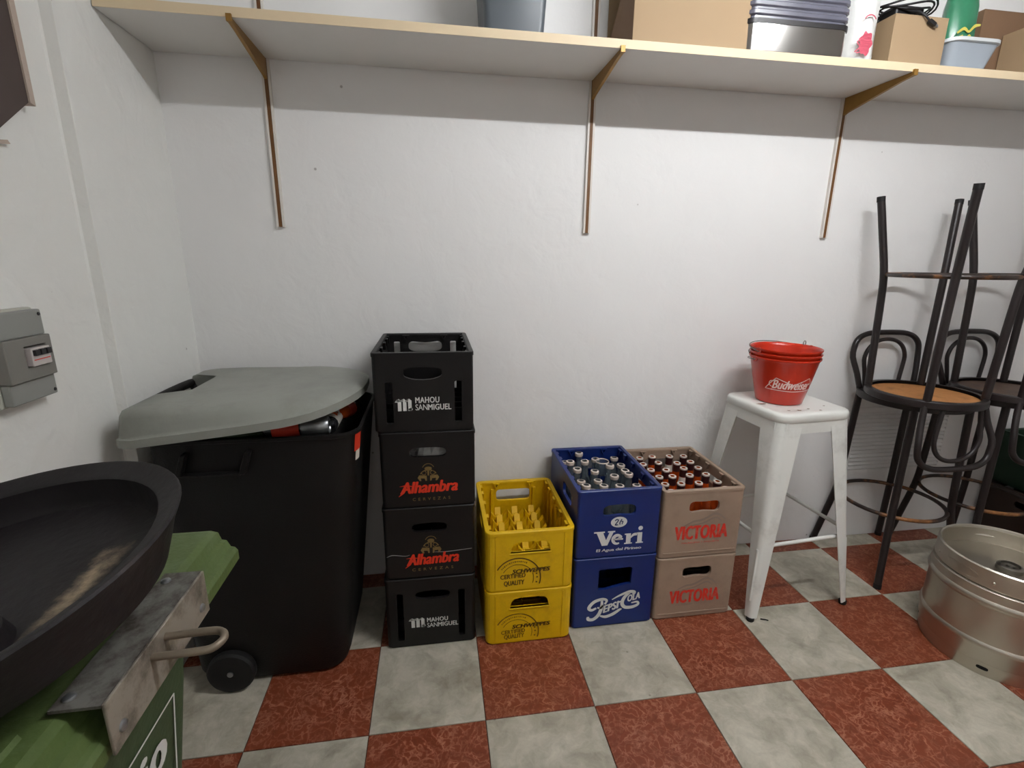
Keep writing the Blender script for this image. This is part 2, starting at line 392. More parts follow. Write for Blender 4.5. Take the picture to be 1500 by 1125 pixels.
def circ(cx, cy, r, n=24, ry=None): return [(cx+r*math.cos(2*PI*i/n), cy+(ry or r)*math.sin(2*PI*i/n)) for i in range(n)]
def arc(cx, cy, r, a0, a1, n=14, ry=None):
    return [(cx+r*math.cos(math.radians(a0+(a1-a0)*i/(n-1))), cy+(ry or r)*math.sin(math.radians(a0+(a1-a0)*i/(n-1)))) for i in range(n)]

# ================================================================== THE SETTING
T = 1/3
fl = MB().box(XL-.06, XR, YF, YW+.02, -.06, -.004)
floor = struct(build('floor', fl, 'grout'))
tile_cache = {}
def tile(x0, x1, y0, y1, red):
    w, h = round(x1-x0, 4), round(y1-y0, 4); key = (w, h, red)
    if key not in tile_cache:
        g = .0011; b = .0012
        a = [(g, g), (w-g, g), (w-g, h-g), (g, h-g)]; c = [(g+b, g+b), (w-g-b, g+b), (w-g-b, h-g-b), (g+b, h-g-b)]
        mb = MB().loft([[(*p, -.008) for p in a], [(*p, -.0012) for p in a], [(*p, 0) for p in c]], False, True)
        me = mb.mesh('tile'); me.materials.append(M['red_tile' if red else 'white_tile']); tile_cache[key] = me
    o = bpy.data.objects.new('tile', tile_cache[key]); COL.objects.link(o); o.location = (x0, y0, 0); o.parent = floor
for i in range(-3, 11):
    for j in range(-8, 3):
        x0, x1 = max(i*T, XL-.029), min((i+1)*T, XR); y0, y1 = max(j*T, YF), min((j+1)*T, YW)
        if x1-x0 > .02 and y1-y0 > .02: tile(x0, x1, y0, y1, (i+j) % 2 == 0)
struct(build('wall_back', MB().box(XL-.2, XR+.1, YW, YW+.12, -.06, ZC+.1), 'wall'))
# left wall: the far stretch stands a little proud of the near one, with a soft plaster edge
prof = [(XL-.2, YW+.05), (XL, YW+.05), (XL, .309), (XL-.001, .308), (XL-.026, .305), (XL-.030, .300), (XL-.030, YF), (XL-.2, YF)]
wl = MB().loft([[(x, y, -.06) for x, y in prof], [(x, y, ZC+.1) for x, y in prof]])
struct(build('wall_left', wl, 'wall_left'))
struct(build('wall_right', MB().box(XR, XR+.1, YF, YW+.1, -.06, ZC+.1), 'wall'))
struct(build('wall_front', MB().box(XL-.2, XR+.1, YF-.1, YF, -.06, ZC+.1), 'wall'))
struct(build('ceiling', MB().box(XL-.2, XR+.1, YF-.1, YW+.1, ZC, ZC+.1), 'ceiling'))
# fluorescent lamp on the ceiling, its tube runs along the back wall
lamp = thing('ceiling_lamp', 'white fluorescent tube lamp fixed to the ceiling', 'lamp', (TUBE_POS[0], TUBE_POS[1], ZC))
build('housing', MB().box(-.60, .60, -.045, .045, -.05, 0), 'lamp_body', lamp, bevel=.006)
dz = TUBE_POS[2]-ZC
build('tube', MB().tube([(-.55, 0, dz), (.55, 0, dz)], .013, 10), 'tube_light', lamp, smooth=40)
for sx in (-1, 1): build('socket', MB().box(sx*.575-.025, sx*.575+.025, -.018, .018, dz-.02, -.045), 'lamp_body', lamp)

# ================================================================== SHELF AND BRACKETS
SZ0, SZ1, SY0 = 1.9345, 1.9590, .462
sh = thing('wall_shelf', 'long white shelf board with cream front edge high on the back wall', 'shelf', (0, 0, 0))
build('board', MB().box(XL+.003, 3.2, SY0+.0015, YW-.003, SZ0, SZ1), 'shelf', sh)
build('front_edge', MB().box(XL+.003, 3.2, SY0, SY0+.0015, SZ0, SZ1), 'shelf_edge', sh)
for k, (xr, lab) in enumerate(((-.638, 'leftmost shelf bracket with slim wall rail, above the grey lidded bin'), (.465, 'middle shelf bracket with slim wall rail, under the large cardboard box'),
                (1.483, 'right shelf bracket with slim wall rail, above the white metal stool'))):
    b = thing('shelf_bracket', lab, 'bracket', (xr, YW, 1.4145), 0, 'shelf brackets')
    build('rail', MB().box(-.013, -.006, -.012, 0, 0, .90).box(.006, .013, -.012, 0, 0, .90).box(-.006, .006, -.004, 0, 0, .9), 'white_metal', b)
    build('slot_strip', MB().box(-.0055, .0055, -.0125, -.003, .0, .90), 'slot', b)
    az = SZ0-1.4145
    arm = [(-.006, az-.0005), (-.296, az-.0005), (-.296, az-.012), (-.25, az-.017), (-.03, az-.056), (-.012, az-.062)]
    build('arm', MB().prism(arm, [], lambda u, v, d: (d, u, v), -.005, .005), 'gold', b)
    build('arm_tip', MB().box(-.007, .007, -.2995, -.290, az-.012, az+.006), 'gold', b)
vent = thing('vent_grille', 'white painted louvred vent low on the back wall behind the dark bar chairs', 'vent', (2.06, YW-.001, .335))
build('frame', MB().prism(rr2(0, .165, .54, .33, .01), [rr2(0, .165, .50, .29, .006)], lambda u, v, d: (u, d, v), -.005, 0), 'wall', vent)
slat = MB().loft([[(-.25, -.001, 0), (-.25, -.008, .004), (-.25, -.008, .006), (-.25, -.001, .017)], [(.25, -.001, 0), (.25, -.008, .004), (.25, -.008, .006), (.25, -.001, .017)]]).mesh('slat')
for i in range(15): place('slat', slat, 'wall', vent, (0, 0, .022+i*.0193))

# ================================================================== CRATES
def on_front(yf): return lambda u, v, d=0.: (u, yf-.0008-d, v)
def crate(name, label, group, cx, cy, z0, w, h, mat, d=.40, front_holes=(), back_holes=None, side_holes=None, r=.012, t=.011,
          div=None, cells=(4, 6), div_h=.1, lugs=False, rz=0., rim=True):
    e = thing(name, label, 'crate', (cx, cy, z0), rz, group)
    b = MB(); hx, hy = w/2, d/2
    back_holes = front_holes if back_holes is None else back_holes
    fz = lambda u, v, q: (u, q, v)
    z1 = h-.002
    b.prism([(-hx+r, .007), (hx-r, .007), (hx-r, z1), (-hx+r, z1)], front_holes, fz, -hy, -hy+t)
    b.prism([(-hx+r, .007), (hx-r, .007), (hx-r, z1), (-hx+r, z1)], back_holes, fz, hy-t, hy)
    sh_ = side_holes if side_holes is not None else [rr2(0, h-.062, .11, .034, .015)]
    fs = lambda u, v, q: (q, u, v)
    b.prism([(-hy+r, .007), (hy-r, .007), (hy-r, z1), (-hy+r, z1)], sh_, fs, -hx, -hx+t)
    b.prism([(-hy+r, .007), (hy-r, .007), (hy-r, z1), (-hy+r, z1)], sh_, fs, hx-t, hx)
    for qx, qy, a0 in ((1, 1, 0), (-1, 1, PI/2), (-1, -1, PI), (1, -1, 1.5*PI)):
        ox, oy = qx*(hx-r), qy*(hy-r); n = 4
        outer = [(ox+r*math.cos(a0+i*PI/2/n), oy+r*math.sin(a0+i*PI/2/n)) for i in range(n+1)]
        inner = [(ox+.001*math.cos(a0+i*PI/2/n), oy+.001*math.sin(a0+i*PI/2/n)) for i in reversed(range(n+1))]
        L = outer+inner
        b.loft([[(x, y, .007) for x, y in L], [(x, y, z1) for x, y in L]])
    # foot skirt set in a little, so that a seam shows between stacked crates
    s0 = rrect(hx-.005, hy-.005, r, 0); s1 = rrect(hx-.005, hy-.005, r, .009)
    b.loft([s0, s1])
    body = build('body', b, mat, e)
    if rim:
        o0, o1 = rrect(hx+.002, hy+.002, r+.002, h-.012), rrect(hx+.002, hy+.002, r+.002, h-.002)
        o2 = rrect(hx, hy, r, h); i2 = rrect(hx-t-.001, hy-t-.001, max(r-t, .003), h); i1 = rrect(hx-t-.003, hy-t-.003, max(r-t, .003), h-.004); i0 = rrect(hx-t-.003, hy-t-.003, max(r-t, .003), h-.012)
        rm = MB().loft([o0, o1, o2, i2, i1, i0, o0], False, False)
        build('rim', rm, mat, e)
    if div:
        nx, ny = cells; g = MB(); iw, idp = w-2*t-.004, d-2*t-.004
        for i in range(1, nx):
            x = -iw/2+iw*i/nx; g.box(x-.0015, x+.0015, -idp/2, idp/2, .01, div_h*.55)
        for j in range(1, ny):
            y = -idp/2+idp*j/ny; g.box(-iw/2, iw/2, y-.0015, y+.0015, .01, div_h*.55)
        build('divider_grid', g, mat, e)
        if div == 'posts':
            pm = MB()
            q = .032
            for a in range(4):
                ca, sa = math.cos(a*PI/2), math.sin(a*PI/2)
                prof_ = [(.0, .01), (q*1.15, .01), (q, div_h*.7), (q*.95, div_h*1.10), (q*.45, div_h*.90), (0, div_h*.94)]
                pm.prism(prof_, [], lambda u, v, dd: (u*ca-dd*sa, u*sa+dd*ca, v), -.011, .011)
            pmesh = pm.mesh('divider_post')
            for i in range(1, nx):
                for j in range(1, ny):
                    place('divider_post', pmesh, mat, e, (-iw/2+iw*i/nx, -idp/2+idp*j/ny, 0))
    if lugs:
        L = MB().prism([(-.013, 0), (.013, 0), (0, -.026)], [[(-.0065, -.004), (.0065, -.004), (0, -.016)]], lambda u, v, q: (q, u, v), -.0095, 0).mesh('stacking_lug')
        for sx in (-1, 1):
            for yy in (-.15, -.07, .03, .11, .165):
                o = place('stacking_lug', L, mat, e, (sx*(hx-t-.001), yy, h-.006))
                if sx < 0: o.rotation_euler = (0, 0, PI)
        for xx in (-.07, .07):
            o = place('stacking_lug', L, mat, e, (xx, hy-t-.001, h-.006)); o.rotation_euler = (0, 0, PI/2)
    return e
# ---- the four black crates
def slots(h, top, n=2): return [rr2(-.104, (.03+top)/2, .022, top-.03, .004, 2), rr2(.104, (.03+top)/2, .022, top-.03, .004, 2)]
BX, BY = -.155, .515
H = [.271, .262, .257, .252]
Z = [0, .271, .533, .790]
def mahou(z0, h, label, u0=None, hz=None, dx=0, inst=0):
    fh = [bean(dx, hz-z0, .116, .034 if inst == 0 else .036, 0, -.004 if inst else 0)] + slots(h, h-.055 if inst == 0 else h-.09)
    bh = [bean(0, h-.048, .124, .044, .008, 0)]+slots(h, h-.03)
    return crate('beer_crate', label, 'black crates in the tall stack', BX, BY, z0, .302, h, 'black', front_holes=fh, back_holes=bh, div='grid', lugs=inst == 1, rz=0)
def m_logo(e, m0, m1, t0, t1):
    # blackletter m with its slanted heads, two lines of capitals beside it
    x0, z0, x1, z1 = *m0, *m1
    w, hh = x1-x0, z1-z0
    pc = []
    for k in range(3):
        a = x0+w*(.16+.29*k); pc.append(poly2([(a, z0), (a+w*.20, z0), (a+w*.20, z0+hh*.84), (a+w*.06, z1), (a-w*.10, z0+hh*.88), (a, z0+hh*.74)]))
    pc.append(poly2([(x0, z0+hh*.72), (x0+w*.1, z1-hh*.06), (x0+w*.3, z1-hh*.1), (x0+w*.18, z0+hh*.7)]))
    pc.append(poly2([(x0+w*.70, z0+hh*.1), (x0+w*.9, z0), (x1, z0+hh*.1), (x1-w*.02, z0+hh*.2), (x0+w*.88, z0+hh*.26)]))
    for k in range(2):
        a = x0+w*(.30+.29*k); pc.append(poly2([(a, z0+hh*.7), (a+w*.17, z0+hh*.82), (a+w*.17, z0+hh*.98), (a, z0+hh*.86)]))
    decal('emblem', pc, 'ink_white', e, on_front(-.2))
    a0, b0, a1, b1 = *t0, *t1; mid = (b0+b1)/2
    decal('lettering', [fit(glyphs('MAHOU', .022, 0, 1.08), a0, mid+.002, a0+(a1-a0)*.67, b1)], 'ink_white', e, on_front(-.2))
    decal('lettering', [fit(glyphs('SAN', .004, 0, .95), a0, b0, a0+(a1-a0)*.335, mid-.002), fit(glyphs('MIGUEL', .022, 0, 1.06), a0+(a1-a0)*.35, b0, a1, mid-.002)], 'ink_white', e, on_front(-.2))
L = lambda x, z, i: (x-BX, z-Z[i])
c0 = mahou(Z[0], H[0], 'bottom black crate of the tall stack, white m emblem, standing on the floor', hz=.204, dx=.006, inst=0)
m_logo(c0, L(-.233, .079, 0), L(-.176, .117, 0), L(-.171, .075, 0), L(-.064, .114, 0))
c3 = mahou(Z[3], H[3], 'topmost black crate of the tall stack, open and empty, white m emblem', hz=.979, dx=-.002, inst=1)
m_logo(c3, L(-.243, .861, 3), L(-.190, .900, 3), L(-.182, .862, 3), L(-.073, .904, 3))
def alhambra(i, label, hz, txt, crest, cer, scuff=False):
    e = crate('beer_crate', label, 'black crates in the tall stack', BX+(.003 if i == 1 else .006), BY, Z[i], .296, H[i], 'black', front_holes=[bean(.0, hz-Z[i], .114, .034, .0, .002)], div='grid')
    f = on_front(-.2)
    x0, z0, x1, z1 = txt
    decal('lettering', [fit(glyphs('Alhambra', .032, .25, 1.0), *L(x0, z0, i), *L(x1, z1, i), rise=.004)], 'ink_red', e, f)
    a, b = L(x0, z0, i)
    decal('lettering_flourish', [ribbon([(a-.004, b-.008), (a+.012, b+.006), (a+.02, b+.022)], [.002, .006, .004]), ribbon([(a, b+.027), (a+.02, b+.029), (a+.04, b+.026)], [.001, .005, .002])], 'ink_red', e, f)
    u0, v0 = L(*crest[:2], i); u1, v1 = L(*crest[2:], i); cw, ch = u1-u0, v1-v0; cxm = (u0+u1)/2
    pc = [ribbon(arc(cxm, v0+ch*.42, cw*.36, 10, 170, 12, ch*.32), .0035), poly2(circ(cxm, v1-ch*.16, cw*.17, 12, ch*.13)), ribbon(arc(cxm, v1-ch*.2, cw*.27, 20, 160), .002)]
    for sx in (-1, 1):
        pc += [poly2([(cxm+sx*cw*.08, v0+ch*.36), (cxm+sx*cw*.42, v0+ch*.40), (cxm+sx*cw*.5, v0+ch*.22), (cxm+sx*cw*.40, v0), (cxm+sx*cw*.33, v0), (cxm+sx*cw*.35, v0+ch*.18), (cxm+sx*cw*.17, v0+ch*.16), (cxm+sx*cw*.14, v0), (cxm+sx*cw*.07, v0)]),
               ribbon(arc(cxm+sx*cw*.2, v0+ch*.55, cw*.1, 0, 340), .002)]
    pc.append(poly2([(cxm-cw*.03, v0+ch*.36), (cxm+cw*.03, v0+ch*.36), (cxm+cw*.05, v0+ch*.7), (cxm-cw*.05, v0+ch*.7)]))
    decal('crest', pc, 'ink_gold', e, f)
    decal('lettering', [fit(glyphs('CERVEZAS', .004, 0, 1.9), *L(cer[0], cer[1], i), *L(cer[2], cer[1]+.010, i))], 'ink_gold', e, f)
    if scuff:
        a, b = L(-.297, .360, i); c, d_ = L(-.017, .371, i)
        decal('scratch', [ribbon([(a, b), (a+.02, b+.006), (a+.06, b), (a+.075, b+.003)], [.001, .003, .002, .001])], 'ink_grey', e, f)
        decal('scratch', [ribbon([(a+.15, b+.008), (a+.2, b+.006), (c, d_)], [.001, .0025, .002])], 'ink_grey', e, f)
    return e
alhambra(2, 'black red-lettered crate with a white bag inside, second from top of the stack', .722, (-.247, .583, -.063, .624), (-.19, .626, -.122, .676), (-.208, .558, -.088))
alhambra(1, 'black crate with red lettering and a pale scratch, third from the top of the stack', .459, (-.234, .322, -.060, .364), (-.186, .365, -.118, .420), (-.216, .301, -.080), True)
# crumpled white bag behind the hand hole of the upper red-lettered crate
def blob(n, m, sx, sy, sz, amp, seed):
    rnd = random.Random(seed); secs = []
    ph = [(rnd.uniform(0, 6.3), rnd.uniform(2, 5), rnd.uniform(2, 6)) for _ in range(5)]
    for i in range(m+1):
        la = -PI/2+PI*i/m; S = []
        for j in range(n):
            lo = 2*PI*j/n
            k = 1+amp*sum(math.sin(p+a*lo+b*la) for p, a, b in [(p_, round(a_), b_) for p_, a_, b_ in ph])/2+rnd.uniform(-amp, amp)*.6
            S.append((sx*k*math.cos(la)*math.cos(lo), sy*k*math.cos(la)*math.sin(lo), sz*k*math.sin(la)))
        secs.append(S)
    return MB().loft(secs, True, True)
tag(build('plastic_bag', blob(18, 10, .082, .058, .075, .15, 4), 'bag', None, (BX+.003, BY-.108, Z[2]+.118)), 'crumpled white plastic bag inside the black crate, seen through its hand hole', 'bag')
# ---- yellow crates
YX, YY = .182, .483
def schweppes(z0, h, label, faded, hz, seal, schw, cert, qual, top):
    hole = [(-.069, hz-z0-.019), (.069, hz-z0-.019), (.064, hz-z0+.006), (.052, hz-z0+.018), (.03, hz-z0+.021), (-.03, hz-z0+.021), (-.052, hz-z0+.018), (-.064, hz-z0+.006)]
    e = crate('drinks_crate', label, 'yellow crates', YX, YY, z0, .303, h, 'yellow', front_holes=[hole], back_holes=[rr2(0, h-.062, .14, .05, .014)], r=.022, t=.012, div='posts' if top else 'grid', div_h=.118, lugs=top, cells=(4, 6),
              side_holes=[rr2(-.02, h-.05, .09, .026, .01)])
    f = on_front(-.2); ink = 'ink_faded' if faded else 'ink_brown'
    q = lambda x, z: (x-YX, z-z0)
    build('hand_hole_lip', MB().box(-.072, .072, -.2032, -.19, hz-z0-.0235, hz-z0-.019), 'yellow', e, bevel=.0015)
    if top:
        for yy in (-.13, -.065, 0, .065, .13):
            for sx in (-1, 1): build('inner_rib', MB().box(sx*.138-.0022*sx-.004, sx*.138-.0022*sx+.004, yy-.007, yy+.007, .02, h-.03), 'yellow', e, bevel=.003)
        for xx in (-.086, .086): build('inner_rib', MB().box(xx-.007, xx+.007, .178, .188, .02, h-.03), 'yellow', e, bevel=.003)
    for sx in (-1, 1): build('front_rib', MB().box(sx*.118-.002, sx*.118+.002, -.2022, -.199, .012, h-.014), 'yellow', e)
    cx_, cz_, R_ = seal; u, v = q(cx_, cz_)
    pc = [ribbon(arc(u, v, R_, -18, 150, 26), .0042), ribbon(arc(u, v, R_*.70, 40, 150, 18), .0022), ribbon(arc(u, v, R_*.70, -20, 22, 8), .0022)]
    for k in range(15):
        a = 62+k*5.6; m_ = R_*.85
        pc.append(ribbon(arc(u, v, m_, a, a+3.2, 3), .0035+.002*(k % 3 == 0), 2))
    for a in (-14, 2, 14): pc.append(poly2(circ(u+R_*.85*math.cos(math.radians(a)), v+R_*.85*math.sin(math.radians(a)), .0032, 6)))
    pc += [fit(glyphs('CERTIFIED', .02, 0, 1.), *q(*cert[:2]), *q(*cert[2:]), rise=.003), fit(glyphs('QUALITY', .03, 0, 1.02), *q(*qual[:2]), *q(*qual[2:]), rise=.002)]
    decal('seal_print', pc, ink, e, f)
    decal('lettering', [fit(glyphs('SCHWEPPES', .038, .22, 1.02), *q(*schw[:2]), *q(*schw[2:]), rise=.002)], 'ink_brown', e, f)
    return e
schweppes(0, .211, 'lower yellow crate with faded brown seal, standing on the floor', True, .163, (.138, .042, .078), (.121, .061, .258, .077), (.083, .040, .168, .056), (.093, .017, .165, .038), False)
schweppes(.211, .227, 'upper yellow crate, open and empty, dark brown seal on its front', False, .378, (.138, .259, .080), (.119, .281, .251, .297), (.079, .262, .166, .279), (.091, .232, .162, .254), True)
# ---- blue crates
UX, UY = .502, .518
veri = crate('drinks_crate', 'upper blue crate full of clear glass bottles, white oval emblem and lettering', 'blue crates', UX, UY, .288, .304, .263, 'blue',
             front_holes=[bean(0, .471-.288, .120, .048, 0, .007)], div='grid', lugs=True, r=.01, side_holes=[rr2(-.06, .19, .12, .05, .015)])
q = lambda x, z: (x-UX, z-.288)
f = on_front(-.2)
vl = []
def vq(u, v): return (q(.418, .338)[0]+u*.172, q(.418, .338)[1]+v*.056)
def vp(pts): return poly2([vq(u, v) for u, v in pts])
# heavy slab-serif letters drawn stroke by stroke
vl += [vp([(-.03, 1), (.20, 1), (.20, .9), (.165, .9), (.235, .38), (.30, .9), (.265, .9), (.265, 1), (.42, 1), (.42, .9), (.385, .9), (.27, 0), (.15, 0), (.03, .9), (-.03, .9)])]
ec = vq(.475, .37); vl += [ribbon([(ec[0]+.002, ec[1]+.001)]+[(ec[0]+.0155*math.cos(a), ec[1]+.0165*math.sin(a)) for a in [i*.5236 for i in range(1, 11)]], [.009, .009, .012, .013, .012, .009, .006]),
       vp([(.395, .33), (.60, .33), (.60, .44), (.395, .44)])]
vl += [vp([(.63, 0), (.80, 0), (.80, .09), (.765, .09), (.765, .74), (.63, .74), (.63, .65), (.665, .65), (.665, .09), (.63, .09)]),
       vp([(.765, .52), (.80, .70), (.86, .76), (.90, .70), (.90, .56), (.84, .56), (.80, .48), (.765, .38)])]
vl += [vp([(.88, 0), (1.04, 0), (1.04, .09), (1.01, .09), (1.01, .76), (.88, .76), (.88, .67), (.91, .67), (.91, .09), (.88, .09)]), poly2(circ(*vq(.965, 1.06), .0085, 16, .0085))]
decal('lettering', vl, 'ink_white', veri, f)
decal('lettering', [fit(glyphs('El Agua del Pirineo', .012, .1, .95), *q(.424, .311), *q(.592, .325), rise=.001)], 'ink_white', veri, f)
decal('oval_emblem', [poly2(circ(*q(.502, .427), .030, 24, .0205))], 'ink_white', veri, f)
o_ = q(.502, .427); f2 = lambda u, v, d=0.: (u, -.2014, v)
decal('emblem_mark', [ribbon([(o_[0]-.015, o_[1]+.006), (o_[0]-.009, o_[1]+.011), (o_[0]-.003, o_[1]+.007), (o_[0]-.010, o_[1]-.004), (o_[0]-.013, o_[1]-.010), (o_[0]-.003, o_[1]-.010)], .004),
                      ribbon([(o_[0]+.004, o_[1]-.010), (o_[0]+.003, o_[1]-.002), (o_[0]+.010, o_[1]+.011)], .004), ribbon([(o_[0]+.008, o_[1]+.001), (o_[0]+.014, o_[1]+.002), (o_[0]+.011, o_[1]-.009)], .0035)], 'ink_blue', veri, f2)
pep = crate('drinks_crate', 'lower blue crate with white script logo under a square hand hole', 'blue crates', UX, UY, 0, .306, .288, 'blue',
            front_holes=[[(-.062, .158), (-.035, .156), (.03, .170), (.062, .173), (.064, .238), (.055, .243), (-.055, .240), (-.062, .235)]], back_holes=[rr2(0, .2, .12, .07, .01)], div='grid', r=.01)
q = lambda x, z: (x-UX, z)
S = lambda *pts: [q(.404+.2*u, .028+.112*v) for u, v in pts]
pc = [ribbon(S((.33, .60), (.36, .74), (.27, .80), (.12, .72), (.03, .52), (.08, .42), (.17, .48)), [.008, .009, .012, .013, .013, .011, .008]),
      ribbon(S((.27, .78), (.27, .50), (.22, .22), (.12, .06), (.03, .08), (.02, .18)), [.008, .013, .014, .013, .013, .009]),
      ribbon(S((.30, .56), (.25, .47), (.19, .50)), [.008, .009, .006]),
      ribbon(S((.25, .17), (.36, .12), (.50, .20), (.62, .34), (.66, .36)), [.006, .012, .013, .010, .004]),
      ribbon(S((.46, .75), (.60, .88), (.78, .99), (.88, .96), (.86, .86)), [.003, .008, .012, .013, .008]),
      ribbon(S((.80, .97), (.70, .80), (.66, .58), (.72, .42), (.86, .40), (.97, .48), (.95, .58), (.84, .56)), [.009, .013, .014, .013, .013, .010, .008, .005])]
a = S((.30, .26), (.60, .60)); pc.append(fit(glyphs('EPSI', .04, .1, 1.05), a[0][0], a[0][1], a[1][0], a[0][1]+.032, rise=.017))
pc.append(ribbon(S((.585, .62), (.65, .665)), .006, 2))
a = S((.755, .60), (1.0, .80)); pc.append(fit(glyphs('OLA', .04, .1, 1.05), a[0][0], a[0][1], a[1][0], a[0][1]+.029, rise=.012))
decal('script_logo', pc, 'ink_white', pep, f)
# ---- taupe crates
VX, VY = .820, .520
def victoria(z0, h, label, hz, txt, sub, hill, group, full, worn):
    e = crate('beer_crate', label, group, VX, VY, z0, .312, h, 'beige', front_holes=[bean(.002, hz-z0, .116, .052, .006, .008)], div='grid', lugs=full, r=.014)
    q = lambda x, z: (x-VX, z-z0); f = on_front(-.2)
    decal('lettering', [fit(glyphs('VICTORIA', .042, 0, 1.06), *q(*txt[:2]), *q(*txt[2:]), arch=.0)], 'ink_vred', e, f)
    decal('lettering', [fit(glyphs('MALAGUEÑA Y EXQUISITA', .0, .1, 1.1), *q(sub[0], sub[1]), *q(sub[2], sub[1]+.009))], 'ink_vred' if not worn else 'ink_fadedgrey', e, f)
    u, v = q(*hill)
    decal('hill_print', [ribbon([(u-.085, v-.012), (u-.05, v+.004), (u-.02, v+.008), (u, v+.016), (u+.03, v+.030), (u+.055, v+.022), (u+.075, v+.004)], [.002, .007, .009, .008, .010, .008, .003]),
                         ribbon([(u-.06, v-.012), (u-.01, v-.004), (u+.02, v+.010), (u+.04, v+.014), (u+.06, v)], [.002, .006, .007, .007, .002])], 'ink_fadedgrey', e, f)
    build('base_ridge', MB().box(-.14, .14, -.2025, -.199, .020, .025), 'beige', e, bevel=.001)
    return e
vic_lo = victoria(0, .260, 'lower taupe crate with red lettering, standing beside the white stool leg', .196, (.721, .066, .924, .122), (.749, .054, .893), (.83, .135), 'taupe crates', False, True)
vic_up = victoria(.260, .270, 'upper taupe crate full of amber bottles, red lettering on its front', .463, (.716, .334, .924, .390), (.747, .316, .894), (.835, .402), 'taupe crates', True, False)
# ---- bottles: clear ones tumbled in the blue crate, amber ones standing in the taupe crate
def bottle_mesh(prof, n=14): return MB().lathe(prof, n, cap0=True).mesh('bottle')
clear_prof = [(.026, 0), (.028, .004), (.028, .095), (.024, .118), (.014, .145), (.0125, .178), (.0155, .180), (.0155, .190), (.012, .192), (.0095, .190), (.0095, .17), (.0115, .145), (.021, .116), (.025, .094), (.025, .006), (.004, .005)]
clear_me = bottle_mesh(clear_prof); lip_me = MB().lathe([(.0105, .1925), (.0165, .1915), (.0172, .186), (.0158, .181)], 14).mesh('lip')
lab_me = MB().lathe([(.0284, .03), (.0284, .08)], 14).mesh('paper_label')
ROWS = ['front row', 'second row from the front', 'third row from the front', 'third row from the wall', 'second row from the wall', 'row nearest the wall']
COLS = ['leftmost', 'second from left', 'second from right', 'rightmost']
proto = thing('clear_bottle', 'clear glass bottle standing among the others in the blue crate', 'bottle', (0, 0, 0), 0, 'clear bottles in the blue crate')
place('glass', clear_me, 'glass', proto, smooth=50); place('lip', lip_me, 'lip', proto, smooth=50)
k = 0
for j in range(6):
    for i in range(4):
        if (i, j) == (2, 4): continue
        o = proto if k == 0 else copy_tree(proto)
        o.location = (UX-.098+i*.0655+random.uniform(-.002, .002), UY-.155+j*.062+random.uniform(-.002, .002), .288+.011)
        o.rotation_euler = (random.uniform(-.07, .07), random.uniform(-.07, .07), random.uniform(0, 6))
        o['label'] = 'clear glass bottle in the blue crate, %s, %s' % (ROWS[j], COLS[i]); s_ = random.choice((1.08, 1.15, 1.2, 1.25, 1.12)); o.scale = (1, 1, s_); k += 1
mug = thing('glass_jar', 'wide clear glass jar among the bottles at the back of the blue crate', 'jar', (UX+.033, UY+.093, .288+.185))
build('glass', MB().lathe([(.022, 0), (.026, .004), (.027, .055), (.0245, .055), (.0235, .008), (.004, .006)], 16, cap0=True), 'glass', mug, smooth=50)
build('lip', MB().lathe([(.0245, .055), (.0262, .059), (.028, .055)], 16), 'lip', mug, smooth=50)
amber_prof = [(.027, 0), (.029, .005), (.029, .110), (.025, .135), (.0155, .160), (.0135, .205), (.0145, .212), (.0145, .220), (.010, .221), (.009, .205), (.012, .16), (.022, .132), (.026, .108), (.026, .008), (.004, .007)]
amb_me = bottle_mesh(amber_prof)
nk_me = MB().lathe([(.0150, .188), (.0146, .204), (.0158, .211), (.0158, .216)], 14).mesh('neck_label')
lp_me = MB().lathe([(.0085, .2212), (.0120, .2225), (.0152, .221), (.0154, .216)], 14).mesh('lip')
pl_me = MB().lathe([(.0292, .036), (.0292, .094)], 14).mesh('paper_label')
sh_me = MB().lathe([(.0175, .158), (.0152, .172), (.0146, .186)], 14).mesh('shoulder_label')
proto = thing('amber_bottle', 'amber glass bottle with dark neck band standing in the taupe crate', 'bottle', (0, 0, 0), 0, 'amber bottles in the taupe crate')
place('glass', amb_me, 'amber', proto, smooth=50); place('neck_label', nk_me, 'foil', proto, smooth=50); place('lip', lp_me, 'lip', proto, smooth=50); place('paper_label', pl_me, 'paper', proto, smooth=50)
proto2 = thing('amber_bottle', 'amber glass bottle with white shoulder label standing in the taupe crate', 'bottle', (0, 0, 0), 0, 'amber bottles with white shoulder labels')
place('glass', amb_me, 'amber', proto2, smooth=50); place('neck_label', nk_me, 'foil', proto2, smooth=50); place('lip', lp_me, 'lip', proto2, smooth=50); place('paper_label', pl_me, 'paper', proto2, smooth=50); place('shoulder_label', sh_me, 'paper', proto2, smooth=50)
used = {0: 0, 1: 0}
for j in range(6):
    for i in range(4):
        w_ = 1 if (i*3+j*2) % 4 == 0 else 0
        src = proto2 if w_ else proto
        o = src if not used[w_] else copy_tree(src); used[w_] += 1
        o['label'] = 'amber bottle in the taupe crate, %s, %s' % (ROWS[j], COLS[i]); o['group'] = 'amber bottles in the taupe crate'
        o.location = (VX-.102+i*.068, VY-.158+j*.0632, .260+.011); o.scale = (1, 1, 1.07); o.rotation_euler = (random.uniform(-.03, .03), random.uniform(-.03, .03), random.uniform(0, 6))

